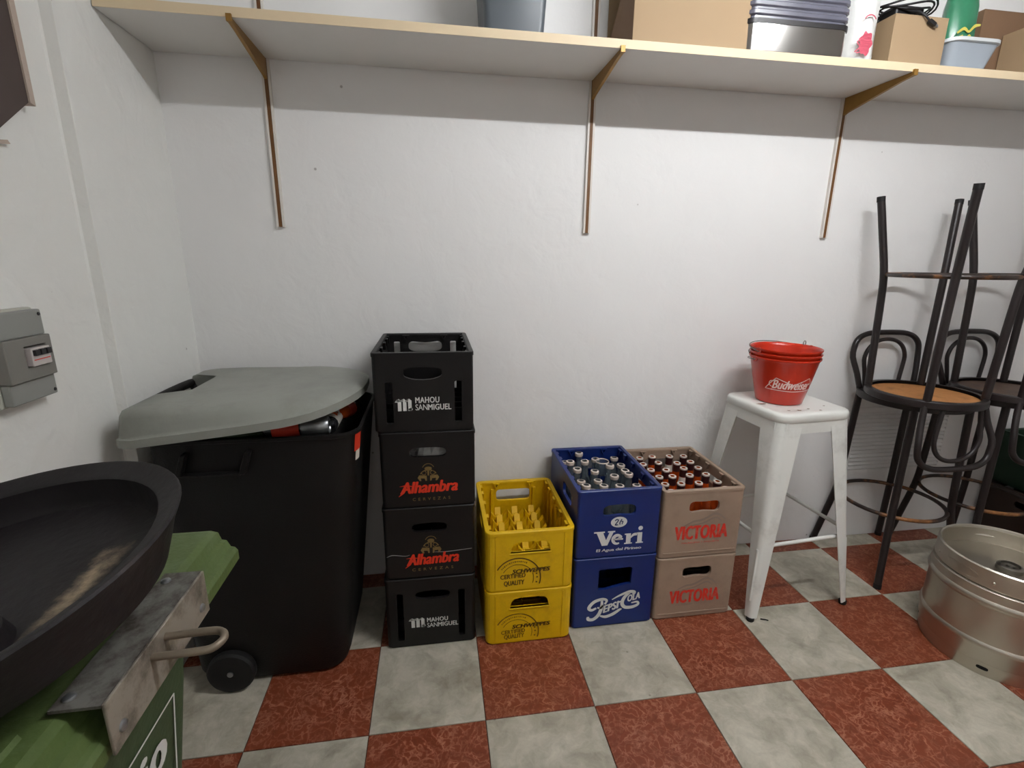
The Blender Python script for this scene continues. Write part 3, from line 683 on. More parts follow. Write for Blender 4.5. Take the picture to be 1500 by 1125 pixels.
# ================================================================== WHITE METAL STOOL
SX, SY, STH, SA, SB, SH = 1.227, .502, .085, .163, .226, .792
st = thing('metal_stool', 'white sheet-metal bar stool with tapered legs, red buckets on its seat', 'stool', (SX, SY, 0), STH)
seat = MB()
seat.loft([rrect(SA-.006, SA-.006, .045, SH-.038, 6), rrect(SA, SA, .05, SH-.030, 6), rrect(SA, SA, .05, SH-.012, 6), rrect(SA-.003, SA-.003, .05, SH-.004, 6), rrect(SA-.012, SA-.012, .045, SH, 6), rrect(SA-.03, SA-.03, .04, SH-.0015, 6), rrect(.03, .03, .02, SH-.003, 6)], True, True)
build('seat', seat, 'stool_white', st, smooth=45)
def leg_c(z): return SB+(SA-.006-SB)*(z/(SH-.03))
for qx in (-1, 1):
    for qy in (-1, 1):
        lg = MB(); secs = []
        for z, w_ in ((.012, .030), (.10, .038), (.30, .056), (.50, .074), (.66, .088), (SH-.064, .094), (SH-.034, .097)):
            c = leg_c(z); r_ = .014+.024*z/SH; S_ = []
            arcp = [(c-r_+r_*math.cos(a), c-r_+r_*math.sin(a)) for a in [i*PI/2/5 for i in range(6)]]
            outer = [(c, c-w_)]+arcp+[(c-w_, c)]
            t_ = .003
            inner = [(c-w_, c-t_)]+[(c-r_+(r_-t_)*math.cos(a), c-r_+(r_-t_)*math.sin(a)) for a in [PI/2-i*PI/2/5 for i in range(6)]]+[(c-t_, c-w_)]
            S_ = [(qx*x, qy*y, z) for x, y in outer+inner]
            secs.append(S_)
        lg.loft(secs)
        leg = build('leg', lg, 'stool_white', st, smooth=35)
        c = leg_c(0)-.012
        build('foot_pad', MB().lathe([(.013, 0), (.0145, .004), (.0145, .014), (.006, .016)], 12, (qx*c, qy*c, 0), True, True), 'rubber', leg, smooth=40)
        # pressed groove on the outer corner of the lower leg
        g0, g1 = leg_c(.08)-.0035, leg_c(.28)-.0035
        build('pressed_rib', MB().tube([(qx*(g0+.001), qy*(g0-.012), .08), (qx*(leg_c(.18)-.0025), qy*(leg_c(.18)-.0155), .18), (qx*(g1+.001), qy*(g1-.012), .28)], .006, 8), 'stool_white', leg, smooth=60)
for s_ in (-1, 1):
    zz = .290; c = leg_c(zz)-.004
    build('rung', MB().tube([(-c+.02, s_*(c-.012), zz), (c-.02, s_*(c-.012), zz)], .0075, 8), 'stool_white', st, smooth=60)
    build('rung', MB().tube([(s_*(c-.012), -c+.02, zz+.03), (s_*(c-.012), c-.02, zz+.03)], .0075, 8), 'stool_white', st, smooth=60)
for s_ in (-1, 1):   # apron under the seat
    build('apron', MB().box(-SA+.03, SA-.03, s_*(SA-.005)-.001, s_*(SA-.005)+.001, SH-.076, SH-.034), 'stool_white', st)
    build('apron', MB().box(s_*(SA-.005)-.001, s_*(SA-.005)+.001, -SA+.03, SA-.03, SH-.076, SH-.034), 'stool_white', st)
    build('stacking_pad', MB().box(s_*.09-.012, s_*.09+.012, .128, .15, SH-.092, SH-.07), 'rubber', st)
for k, (cx_, cy_, r_) in enumerate(((-.125, -.02, .012), (-.09, -.115, .006), (-.05, -.12, .008), (.0, -.11, .005), (.03, -.135, .006), (.09, -.09, .005))):
    pts = [(cx_+r_*(1+.4*math.sin(3*a+k))*math.cos(a)*(1.6 if k == 0 else 1), cy_+r_*.7*(1+.3*math.cos(2*a+k))*math.sin(a)) for a in [2*PI*i/9 for i in range(9)]]
    decal('paint_chip', [poly2(pts)], 'chip', st, lambda u, v, d=0.: (u, v, SH+.0004))
# ---- three nested buckets
BKX, BKY = 1.208, .520
BZ = SH-.0015
def bucket_prof(h=.178, r0=.083, r1=.122):
    return [(.0, .001), (r0-.004, .001), (r0, .004), (r0+(r1-r0)*.5, h*.5), (r1-.003, h-.012), (r1-.001, h-.010), (r1+.003, h-.004), (r1+.002, h), (r1-.002, h-.002), (r1-.006, h-.014), (r0+(r1-r0)*.5-.002, h*.5), (r0-.003, .006), (0, .005)]
bm_ = MB().lathe(bucket_prof()[1:-1], 40, cap0=True, cap1=True).mesh('bucket_body')
ear_m = MB().prism(circ(0, 0, .012, 12), [circ(0, .002, .004, 8)], lambda u, v, d: (d, u, v), 0, .004).mesh('ear')
labs = ['outermost red bucket with white bow tie logo, standing on the white stool', 'middle red bucket nested between the two others on the stool', 'innermost red bucket, its rim topmost of the nested three on the stool']
for k in range(3):
    bk = thing('bucket', labs[k], 'bucket', (BKX, BKY, BZ+k*.0165), [0., -.35, .12][k], 'nested red buckets')
    place('body', bm_, 'orange', bk, smooth=50)
    for s_ in (-1, 1):
        e = place('ear', ear_m, 'orange', bk, (s_*.120, 0, .168)); e.rotation_euler = (0, 0, 0 if s_ > 0 else PI)
    hz = .166; tilt = [(-.012), .010, .016][k]
    pts = [(.1265*math.cos(a), .1265*math.sin(a), hz+tilt*math.sin(a)) for a in [PI*i/20 for i in range(21)]]
    build('bail_handle', MB().tube([(.122, 0, hz)]+pts+[(-.122, 0, hz)], .0018, 6), 'wire', bk, smooth=60)
    if k == 2:
        build('handle_eye', MB().tube([(.118+.006*math.cos(a), .03, .184+.009*math.sin(a)) for a in [2*PI*i/10 for i in range(10)]], .0016, 6, closed=True), 'wire', bk, smooth=60)
    if k == 0:
        A0 = math.radians(-104)
        def cone(u, v, d=0.):     # u along the circumference (m), v height
            r_ = .083+(.122-.083)*v/.178+.0009+d; a_ = A0+u/.1
            return (r_*math.cos(a_), r_*math.sin(a_), v)
        V0 = .080
        bow = [(-.062, V0-.022), (-.033, V0+.026), (0.01, V0+.006), (.055, V0+.030), (.085, V0+.030), (.056, V0-.022), (.012, V0-.016)]
        bow = [(-.095, V0-.018), (-.058, V0+.028), (.0, V0+.004), (.058, V0+.030), (.098, V0-.018), (.0, V0-.022)]
        pc = []
        for i in range(len(bow)):
            a, b = bow[i], bow[(i+1) % len(bow)]
            seg = [(a[0]+(b[0]-a[0])*t/8, a[1]+(b[1]-a[1])*t/8) for t in range(9)]
            pc.append(ribbon(seg, .0028, 1))
        pc.append(fit(glyphs('Budweiser', .02, .35, 1.0), -.070, V0-.014, .070, V0+.021))
        pc.append(ribbon([(-.070, V0-.008), (-.080, V0), (-.076, V0+.014), (-.062, V0+.016)], .0028))
        decal('bow_tie_logo', pc, 'pink_ink', bk, cone)

tw = MB().tube(smooth_pts([(-.012, .006, .003), (-.004, .001, .004), (.004, .0, .003), (.013, -.006, .003)], 4), .0025, 6)
tag(build('twig', tw, 'rubber', None, (1.085, .262, 0), smooth=60), 'tiny dark twig on the white tile by the stool front foot', 'twig')
# ================================================================== STEEL KEG
kg = thing('beer_keg', 'low stainless steel keg standing on the floor beside the dark bar chairs', 'keg', (1.797, .036, 0))
KH = .372
body_p = [(.160, .045), (.196, .046), (.2005, .055), (.2015, .095), (.205, .101), (.2065, .108), (.205, .115), (.2005, .121), (.2, .20), (.2, .245), (.205, .251), (.2065, .258), (.205, .265), (.2005, .271), (.2, .300), (.194, .304), (.180, .304), (.14, .306), (.08, .307), (.04, .307)]
build('body', MB().lathe(body_p, 64, cap0=True, cap1=True), 'steel', kg, smooth=35)
bc = MB().lathe([(.189, .0), (.193, -.0), (.1955, .006), (.196, .048), (.192, .048), (.190, .006), (.189, 0)], 64)
base = build('base_chime', bc, 'steel', kg, smooth=35)
tc_ = MB().lathe([(.192, .305), (.1965, .310), (.196, KH-.012), (.1955, KH-.004), (.191, KH), (.186, KH-.003), (.184, KH-.010), (.190, KH-.014), (.190, .303)], 64)
top = build('top_chime', tc_, 'steel', kg, smooth=35)
def ring_patch(r, a0, w, z0, z1, out, mat, name, parent):
    n = 8; mb = MB(); loop = []
    for i in range(16):
        t = 2*PI*i/16; u = math.cos(t); v = math.sin(t)
        uu = (abs(u)**.6)*(1 if u > 0 else -1); vv = (abs(v)**.6)*(1 if v > 0 else -1)
        a = a0+uu*w/2/r; loop.append(((r+out)*math.cos(a), (r+out)*math.sin(a), (z0+z1)/2+vv*(z1-z0)/2))
    c_ = [sum(p[k] for p in loop)/16 for k in range(3)]
    lo2 = [(p[0]*.985, p[1]*.985, p[2]) for p in loop]
    mb.loft([lo2, loop])
    return build(name, mb, mat, parent)
for a in (-147, 33, -57, 123): ring_patch(.196, math.radians(a), .030, .022, .034, .0006, 'hole', 'drain_slot', base)
for a in (178, -62, 58): ring_patch(.196, math.radians(a), .105, .318, .346, .0012, 'steel', 'pressed_oval', top)
for a in (150, 205, -95, -118): build('rivet', MB().lathe([(.005, 0), (.004, .002), (.001, .003)], 8, cap1=True).xf(Matrix.Translation((.197*math.cos(math.radians(a)), .197*math.sin(math.radians(a)), .332)) @ Matrix.Rotation(math.radians(a), 4, 'Z') @ Matrix.Rotation(PI/2, 4, 'Y')), 'steel', top, smooth=50)
vv = build('valve', MB().lathe([(.036, .305), (.036, .322), (.030, .326), (.026, .326), (.025, .318), (.012, .318), (.010, .324), (.003, .325)], 24, cap0=True, cap1=True), 'steel_dark', kg, smooth=35)

# ================================================================== DARK BENTWOOD-STYLE BAR CHAIRS
def chair_parts(e, under, seat_top):
    Hs = .785; R_ = .198
    s_ = MB().lathe([(R_-.022, Hs-.030), (R_-.004, Hs-.030), (R_, Hs-.026), (R_, Hs-.004), (R_-.004, Hs), (R_-.03, Hs-.001), (.02, Hs-.003)], 40, cap1=True)
    build('seat_rim', s_, 'dark_paint', e, smooth=40)
    build('seat_panel', MB().lathe([(R_-.021, Hs-.017), (.03, Hs-.017)], 40, cap0=False, cap1=True), under, e, smooth=40)
    for qx in (-1, 1):
        for qy in (-1, 1):
            pts = smooth_pts([(qx*.130, qy*.130, Hs-.022), (qx*.134, qy*.134, .60), (qx*.139, qy*.139, .40), (qx*.145, qy*.145, .29), (qx*.166, qy*.166, .13), (qx*.183, qy*.183, 0.006)], 4)
            leg = build('leg', MB().tube(pts, .0140, 10), 'dark_paint', e, smooth=60)
            build('foot_cap', MB().tube([(qx*.1818, qy*.1818, .02), (qx*.1835, qy*.1835, 0)], .0148, 10), 'rubber', leg, smooth=60)
    build('foot_ring', MB().tube([(.192*math.cos(a), .192*math.sin(a), .30) for a in [2*PI*i/40 for i in range(40)]], .0085, 8, closed=True), 'ring_paint', e, smooth=60)
    def hoop(w, h, y0, y1, r, rt):
        pts = [(-w*.80, y0, Hs-.02), (-w*.90, y0+(y1-y0)*.3, Hs+h*.25)]
        for i in range(13):
            a = PI-PI*i/12; c_, n_ = math.cos(a), math.sin(a)
            pts.append((w*abs(c_)**(2/rt)*(1 if c_ > 0 else -1), y0+(y1-y0)*(.7+.3*n_), Hs+h*.55+h*.45*abs(n_)**(2/rt)))
        pts += [(w*.90, y0+(y1-y0)*.3, Hs+h*.25), (w*.80, y0, Hs-.02)]
        return MB().tube(smooth_pts(pts, 3), r, 10)
    build('back_hoop', hoop(.165, .235, .128, .178, .0115, 3.4), 'dark_paint', e, smooth=60)
    build('inner_hoop', hoop(.102, .205, .158, .170, .0085, 2.2), 'dark_paint', e, smooth=60)
CA, CB = (1.862, .553), (2.292, .553)
for (cx, cy), rz, ri, lab1, lab2, under in ((CA, .0, -.42, 'upright dark bar chair with hoop back, nearest the white stool', 'upside-down dark bar chair with bare orange plywood underside, nearest the white stool', 'plywood'),
                               (CB, .0, .05, 'upright dark bar chair at the right edge beside the green crate', 'upside-down dark bar chair with dull brown underside at the right edge', 'dark_ply')):
    e = thing('bar_chair', lab1, 'chair', (cx, cy, 0), rz, 'dark bar chairs stacked in pairs'); chair_parts(e, 'dark_ply', None)
    g = thing('bar_chair', lab2, 'chair', (cx-.028, cy-.062, 1.572), 0, 'dark bar chairs stacked in pairs'); chair_parts(g, under, None)
    g.rotation_euler = (PI, 0, ri*.0)
# green crate on a brown one behind the keg
gc0 = crate('beer_crate', 'dark brown crate on the floor under the green crate at the right edge', 'crates at the right edge', 2.745, .535, 0, .30, .27, 'brown_crate', front_holes=[rr2(0, .21, .11, .035, .015)])
gc1 = crate('beer_crate', 'dark green crate on top of the brown crate at the right edge', 'crates at the right edge', 2.775, .545, .27, .30, .26, 'green_crate', front_holes=[rr2(0, .20, .11, .035, .015)])

# ================================================================== BLACK WHEELED BIN WITH GREY LID
wb = thing('wheeled_bin', 'large black wheeled bin with raised grey lid beside the crate stack', 'bin', (-.62, .435, 0))
OX, OY = -.62, .435
b = MB()
secs = []
for z, x0, x1, hy in ((.012, -.865, -.436, .19), (.05, -.885, -.424, .204), (.20, -.892, -.408, .212), (.45, -.894, -.382, .222), (.70, -.897, -.356, .231), (.79, -.900, -.346, .234)):
    secs.append(rrect((x1-x0)/2, hy, .07, z, 7, (x0+x1)/2-OX, 0))
for z, x0, x1, hy in ((.822, -.902, -.342, .236), (.824, -.906, -.338, .240), (.832, -.906, -.338, .240), (.834, -.898, -.346, .232), (.70, -.88, -.362, .222), (.40, -.84, -.39, .213)):
    secs.append(rrect((x1-x0)/2, hy, .07, z, 7, (x0+x1)/2-OX, 0))
b.loft(secs, True, True)
build('body', b, 'black_bin', wb, smooth=40)
# pocket with two slanting ribs on the side facing us
pk = MB().prism([(-.808-OX, .745), (-.648-OX, .745), (-.628-OX, .80), (-.79-OX, .80)], [], lambda u, v, d: (u, d, v), -.2455, -.23)
for u0, nm in ((-.815, 'pocket_rib'), (-.655, 'pocket_rib')):
    build(nm, MB().loft([[(u0-OX, -.233, .735), (u0+.014-OX, -.233, .735), (u0+.014-OX, -.258, .738), (u0-OX, -.258, .738)], [(u0+.022-OX, -.235, .802), (u0+.036-OX, -.235, .802), (u0+.036-OX, -.260, .80), (u0+.022-OX, -.260, .80)]]), 'black_bin', wb, bevel=.002)
build('pocket_ledge', MB().box(-.80-OX, -.65-OX, -.256, -.232, .735, .741), 'black_bin', wb, bevel=.002)
for sy in (-1, 1):
    w_ = MB().lathe([(.018, -.018), (.055, -.020), (.066, -.014), (.070, -.006), (.070, .010), (.064, .017), (.052, .019), (.026, .013), (.012, .015)], 32, cap0=True, cap1=True)
    w_.xf(Matrix.Translation((-.765-OX, sy*.218, .071)) @ Matrix.Rotation(PI/2*(1 if sy < 0 else -1), 4, 'X'))
    wh = build('wheel', w_, 'rubber', wb, smooth=35)
    build('hub_cap', MB().lathe([(.009, 0), (.009, .004), (.004, .006)], 10, cap0=True, cap1=True).xf(Matrix.Translation((-.765-OX, sy*.232, .071)) @ Matrix.Rotation(PI/2*(1 if sy < 0 else -1), 4, 'X')), 'can', wh, smooth=40)
build('axle', MB().tube([(-.765-OX, -.20, .071), (-.765-OX, .20, .071)], .01, 8), 'rubber', wb)
# lid: plan with a notch for the handle on the hinge side, wedge-shaped as it is propped on the bottles
plan = []
X0, X1, Y0_, Y1_ = -.945, -.335, .163, .700
plan += [(X0+.02, Y0_+.012), (X0+.05, Y0_)]
plan += [(-.80, Y0_), (-.70, Y0_), (-.60, Y0_), (-.53, Y0_)]
plan += [(-.53+.195*math.sin(a), Y0_+.25-.25*math.cos(a)) for a in [PI/2*i/8 for i in range(1, 9)]]
plan += [(-.53+.195*math.cos(a), Y1_-.25+.25*math.sin(a)) for a in [PI/2*i/8 for i in range(1, 9)]]
plan += [(-.60, Y1_), (-.70, Y1_), (-.80, Y1_), (X0+.05, Y1_), (X0+.02, Y1_-.012), (X0, Y1_-.03), (X0, .61), (X0+.012, .60), (-.865, .585), (-.855, .57), (-.855, .36), (-.865, .345), (X0+.012, .33), (X0, .32), (X0, Y0_+.03)]
cxp, cyp = -.63, .43
def zl(x): return .826+.105*(x+.945)+.16*max(0, x+.66)**2
def zt(x): return .932+.02*(x+.945)
secs = []
for sc_, sl_, kind in ((1., 1., 0), (1., 1.0, .022), (.985, .985, .025), (.950, .982, .032), (.92, .972, .35), (.87, .962, .66), (.80, .94, .86), (.68, .88, .97), (.45, .5, 1.), (.15, .15, 1.01)):
    S_ = []
    for x, y in plan:
        kx = min(1, max(0, (x+.80)/.35)); ss = sl_+(sc_-sl_)*kx
        xx, yy = cxp+(x-cxp)*ss, cyp+(y-cyp)*ss
        if kind < .1: z = zl(x)+kind
        else: z = (zl(x)+.03)*(1-kind)+zt(xx)*kind
        S_.append((xx-OX, yy-OY, z))
    secs.append(S_)
ld = MB().loft(secs, True, True)
build('lid', ld, 'grey_lid', wb, smooth=50)
build('handle_bar', MB().tube(smooth_pts([(-.90-OX, .335-OY, .83), (-.925-OX, .335-OY, .885), (-.932-OX, .36-OY, .902), (-.932-OX, .58-OY, .900), (-.925-OX, .60-OY, .885), (-.90-OX, .60-OY, .83)], 4), .014, 10), 'black_bin', wb, smooth=60)
stk = MB().loft([[(-.352-OX, .215-OY, .845-.075+.06), (-.340-OX, .25-OY, .845-.02)], [(-.352-OX, .215-OY, .78), (-.340-OX, .25-OY, .77)]], False, False, False)
def corner(a, z):   # point on the bin's front right corner
    hy = .231+.003*(z-.70)/.09; x1 = -.356+.010*(z-.70)/.09
    return (x1-.07+.0715*math.cos(a)-OX, -(hy-.07)-.0715*math.sin(-a), z)
for nm, z1_, z0_, a1_, a0_, mt in (('red_sticker', .822, .768, .15, -.55, 'paper_red'), ('torn_sticker_end', .768, .738, -.05, -.45, 'paper')):
    rows = [[corner(a1_+(a0_-a1_)*i/6, z1_+(z0_-z1_)*t) for i in range(7)] for t in (0, .5, 1)]
    build(nm, MB().loft(rows, False, False, False), mt, wb, smooth=60)
# what is in it: a liner and bottles that hold the lid up
ln = []
for z, s_ in ((.405, .92), (.60, 1.0), (.74, .98), (.775, .8), (.785, .4)):
    ln.append(rrect(.215*s_+.02*(z-.4), .195*s_+.01, .05*s_, z, 5, -.625, .435))
tag(build('bin_liner', MB().loft(ln), 'liner', smooth=60), 'black liner bag filling the wheeled bin under its grey lid', 'liner')
def lying(name, label, cat, p, ax, r, L_, mat, labmat=None, n=14):
    e = thing(name, label, cat, p); ax = Vector(ax).normalized()
    rot = Vector((0, 0, 1)).rotation_difference(ax).to_matrix().to_4x4()
    e.rotation_euler = rot.to_euler()
    build('glass' if mat != 'can' else 'body', MB().lathe([(r*.9, 0), (r, .004), (r, L_*.58), (r*.8, L_*.7), (r*.42, L_*.82), (r*.40, L_*.95), (r*.48, L_*.97), (r*.46, L_)], n, cap0=True, cap1=True) if mat != 'can' else MB().lathe([(r*.85, 0), (r, .006), (r, L_-.008), (r*.85, L_), (r*.78, L_-.004)], n, cap0=True, cap1=True), mat, e, smooth=45)
    if labmat: build('label', MB().lathe([(r+.0006, L_*.12), (r+.0006, L_*.5)], n), labmat, e, smooth=45)
    return e
lying('glass_bottle', 'bottle with orange red label lying in the black bin under the lid', 'bottle', (-.605, .262, .832), (1, .12, .06), .026, .19, 'dark_glass', 'paper_red')
lying('drink_can', 'grey can lying in the black bin beside the orange red label', 'can', (-.500, .252, .842), (1, .05, .04), .028, .075, 'can')
lying('glass_bottle', 'green glass bottle lying in the black bin nearest its pocket', 'bottle', (-.80, .262, .812), (1, .05, .05), .026, .2, 'green_glass')
lying('glass_bottle', 'dark bottle lying at the right rim of the black bin', 'bottle', (-.435, .285, .83), (.05, 1, .1), .024, .19, 'dark_glass', 'paper')
lying('glass_bottle', 'small amber bottle under the raised right end of the grey lid', 'bottle', (-.40, .49, .825), (-.12, -.75, .12), .024, .17, 'amber', 'paper_red')

# ================================================================== GREEN GLASS-RECYCLING BIN, STEEL ANGLE AND BLACK TRAY
gb = thing('recycling_bin', 'green wheeled recycling bin at the left wall with white framed lettering', 'bin', (-.71, -.635, 0))
GX, GY = -.71, -.635
secs = [rrect((x1-x0)/2, hy, .03, z, 4, (x0+x1)/2-GX, cy_-GY) for z, x0, x1, hy, cy_ in ((.0, -.86, -.585, .13, -.645), (.35, -.895, -.545, .162, -.645), (.70, -.925, -.502, .186, -.643), (.82, -.935, -.490, .194, -.643), (.822, -.95, -.468, .205, -.643), (.85, -.95, -.468, .205, -.643))]
build('body', MB().loft(secs), 'green_side', gb, smooth=40)
lidp = [(-.945, .845), (-.945, .872), (-.92, .884), (-.60, .892), (-.478, .892), (-.468, .888), (-.464, .874), (-.457, .872), (-.452, .860), (-.446, .858), (-.442, .852), (-.442, .836), (-.455, .833), (-.47, .846)]
lid = MB()
ys = [(-.385, .93), (-.395, 1.), (-.42, 1), (-.86, 1), (-.885, .98)]
lid.loft([[(x-GX, y-GY, .846+(z-.846)*(s_ if z > .85 else 1)) for x, z in lidp] for y, s_ in ys])
lido = build('lid', lid, 'green_bin', gb)
for x in (-.50, -.56, -.64): build('lid_ridge', MB().prism([(x-.010, .888), (x+.010, .888), (x+.005, .897), (x-.005, .897)], [], lambda u, v, d: (u-GX, d-GY, v), -.86, -.74), 'green_bin', lido)
def face(u, v, d=0.):   # u along y (world), v world z, on the bin's room-side face
    x = -.502+(v-.70)*.1+.0012 if v < .82 else -.489
    return (x+d-GX, u-GY, v)
lab_top = .705
decal('label_frame', [ribbon([(-.80, lab_top), (-.66, lab_top), (-.512, lab_top)], .0035, 3), ribbon([(-.512, lab_top), (-.514, .62), (-.516, .52)], .0035, 3), ribbon([(-.80, .52), (-.66, .52), (-.516, .52)], .0035, 3), ribbon([(-.80, .52), (-.80, lab_top)], .0035, 3)], 'ink_white', gb, face)
decal('lettering', [fit(glyphs('vidrio', .03, 0, 1.05), -.735, .622, -.537, .688)], 'ink_white', gb, face)
ang = thing('steel_angle', 'galvanised steel angle with a rod staple bolted on the green bin lid', 'metal bar', (-.438, -.63, .897))
build('front_flange', MB().box(0, .0035, -.092, .118, -.058, .0035), 'galv', ang, bevel=.0012)
build('top_flange', MB().box(-.045, 0, -.092, .118, 0, .0034), 'galv_dirty', ang)
sp = smooth_pts([(.0, .014, -.012), (.045, .014, -.010), (.064, .012, -.010), (.072, .0, -.010), (.064, -.012, -.012), (.045, -.014, -.013), (0, -.015, -.014)], 5)
build('staple', MB().tube(sp, .0045, 10), 'rod', ang, smooth=60)
for y, z in ((-.076, -.038), (.098, -.040), (-.078, None), (.1, None)):
    if z: m4 = Matrix.Translation((.0035, y, z)) @ Matrix.Rotation(PI/2, 4, 'Y')
    else: m4 = Matrix.Translation((-.035, y, .0035))
    build('bolt', MB().lathe([(.006, 0), (.0055, .002), (.003, .0035)], 10, cap1=True).xf(m4), 'can', ang, smooth=40)
# tray: round, deep-rimmed, lying askew on the lid
nrm = Vector((math.sin(-.145), math.sin(-.106), 1)).normalized()
tr = thing('round_tray', 'round black dusty tray with a wide rim lying on the green bin lid', 'tray', (-.625, -.637, 1.0))
tr.rotation_euler = Vector((0, 0, 1)).rotation_difference(nrm).to_euler()
tp = [(.178, -.070), (.187, -.068), (.198, -.045), (.208, -.022), (.218, -.006), (.2205, -.002), (.219, .001), (.214, .0005), (.206, -.006), (.197, -.008), (.193, -.012), (.191, -.040), (.186, -.049), (.17, -.052), (.10, -.053), (.03, -.053)]
build('dish', MB().lathe(tp, 64, cap0=True, cap1=True), 'tray', tr, smooth=40)
build('hub', MB().lathe([(.056, -.0535), (.052, -.036), (.046, -.032), (.03, -.032), (.026, -.038)], 40, (.045, -.078, 0), cap0=True, cap1=True), 'tray', tr, smooth=40)

# ================================================================== LEFT WALL: METER BOX AND BOARD
XN = XL-.030
eb = thing('fuse_box', 'grey plastic fuse box with small breaker window on the left wall', 'fuse box', (XN, .004, 1.105))
build('back_plate', MB().box(0, .018, -.066, .066, -.098, .098), 'panel_pale', eb, bevel=.004)
build('top_cover', MB().box(.018, .036, -.062, .062, .040, .094), 'panel_grey', eb, bevel=.003)
build('bottom_cover', MB().box(.018, .036, -.060, .062, -.094, -.048), 'panel_grey', eb, bevel=.003)
mc = build('middle_cover', MB().prism([(-.062, -.048), (.062, -.048), (.062, .040), (-.062, .040)], [[(-.014, -.022), (.044, -.022), (.044, .022), (-.014, .022)]], lambda u, v, d: (d, u, v), .018, .044), 'panel_dark', eb, bevel=.002)
br = build('breaker', MB().box(.02, .052, -.010, .042, -.020, .018), 'breaker', eb, bevel=.0015)
for k in range(3):
    build('switch', MB().box(.052, .058, -.006+k*.016, .006+k*.016, .002, .014), 'black_trim', br)
build('print_line', MB().box(.052, .0524, -.006, .038, -.008, -.006), 'ink_red', br)
for y, z in ((.054, .084), (.054, -.084)): build('screw', MB().lathe([(.004, 0), (.003, .002)], 8, cap1=True).xf(Matrix.Translation((.036, y, z)) @ Matrix.Rotation(PI/2, 4, 'Y')), 'black_trim', eb)
bd = thing('wooden_board', 'dark brown wooden board with pale worn edge fixed high on the left wall', 'board', (XN, .15, 1.62))
q3 = lambda u, v, d: (d, u-.15, v-1.62)
build('panel', MB().prism([(.176, 2.08), (.176, 1.632), (.082, 1.560), (-.16, 1.372), (-.16, 2.08)], [], q3, 0, .026), 'board', bd)
build('edge_strip', MB().prism([(.188, 2.08), (.190, 1.628), (.176, 1.632), (.170, 2.08)], [], q3, 0, .03), 'board_edge', bd)
build('bottom_lath', MB().prism([(.118, 1.545), (.124, 1.538), (.02, 1.520), (.02, 1.527)], [], q3, 0, .01), 'board_edge', bd)

# ================================================================== THINGS ON THE SHELF
ZS = SZ1
def tapered(name, parent, x0, x1, y0, y1, z0, z1, fl, r, mat, t=.003, rim=0):
    cx, cy = (x0+x1)/2, (y0+y1)/2; hx, hy = (x1-x0)/2, (y1-y0)/2
    s = [rrect(hx, hy, r, z0, 5, cx, cy), rrect(hx+fl, hy+fl, r, z1, 5, cx, cy), rrect(hx+fl-t, hy+fl-t, r-t*.5, z1, 5, cx, cy), rrect(hx-t, hy-t, r-t*.5, z0+t, 5, cx, cy)]
    return build(name, MB().loft(s), mat, parent, smooth=40)
e = thing('waste_basket', 'slate grey plastic basket alone on the left half of the shelf', 'basket', (.14, .58, ZS))
tapered('body', e, -.088, .090, -.088, .09, 0, .26, .016, .02, 'slate')
build('rim', MB().loft([rrect(.105, .105, .03, .25, 5, .001, .001), rrect(.109, .109, .03, .252, 5, .001, .001), rrect(.109, .109, .03, .262, 5, .001, .001), rrect(.1, .1, .03, .262, 5, .001, .001)], False, False), 'slate', e, smooth=40)
def carton(name, label, x0, x1, y0, y1, h, mat, rz=0, group=None, side_cut=None, flaps=True):
    cx, cy = (x0+x1)/2, (y0+y1)/2
    e = thing(name, label, 'box', (cx, cy, ZS), rz, group); hx, hy = (x1-x0)/2, (y1-y0)/2; t = .004
    build('front_panel', MB().box(-hx, hx, -hy, -hy+t, 0, h), mat, e, bevel=.001)
    build('back_panel', MB().box(-hx, hx, hy-t, hy, 0, h), mat, e)
    build('side_panel', MB().prism(side_cut or [(-hy+t, 0), (hy-t, 0), (hy-t, h), (-hy+t, h)], [], lambda u, v, d: (d, u, v), -hx, -hx+t), 'card_dark' if side_cut else mat, e)
    build('side_panel', MB().box(hx-t, hx, -hy+t, hy-t, 0, h), mat, e)
    build('base_panel', MB().box(-hx+t, hx-t, -hy+t, hy-t, 0, t), mat, e)
    if flaps:
        build('top_flap', MB().box(-hx, hx, -hy, -.001, h, h+.003), mat, e)
        build('top_flap', MB().box(-hx, hx, .001, hy, h, h+.003), mat, e)
    return e
carton('cardboard_box', 'large plain cardboard box in the middle of the shelf', .508, .893, .498, .745, .34, 'card', side_cut=[(-.12, 0), (.12, 0), (.12, .07), (.02, .16), (-.06, .26), (-.12, .34)])
e = thing('kitchen_appliance', 'steel based appliance with smoky ribbed upper part between box and plastic bag', 'appliance', (1.062, .60, ZS))
build('base_trim', MB().loft([rrect(.178, .112, .03, 0, 6), rrect(.178, .112, .03, .010, 6)]), 'black_trim', e, smooth=40)
build('steel_base', MB().loft([rrect(.180, .115, .035, .010, 6), rrect(.181, .116, .035, .085, 6)]), 'steel_app', e, smooth=40)
build('middle_trim', MB().loft([rrect(.184, .118, .035, .085, 6), rrect(.184, .118, .035, .099, 6)]), 'black_trim', e, smooth=40)
build('upper_body', MB().loft([rrect(.176, .111, .032, .099, 6), rrect(.178, .113, .032, .33, 6)]), 'smoke', e, smooth=40)
for k in range(9): build('rib', MB().loft([rrect(.1775, .1125, .033, .108+k*.024, 6), rrect(.1815, .1165, .033, .112+k*.024, 6), rrect(.1815, .1165, .033, .122+k*.024, 6), rrect(.1775, .1125, .033, .126+k*.024, 6)], False, False), 'smoke', e, smooth=40)
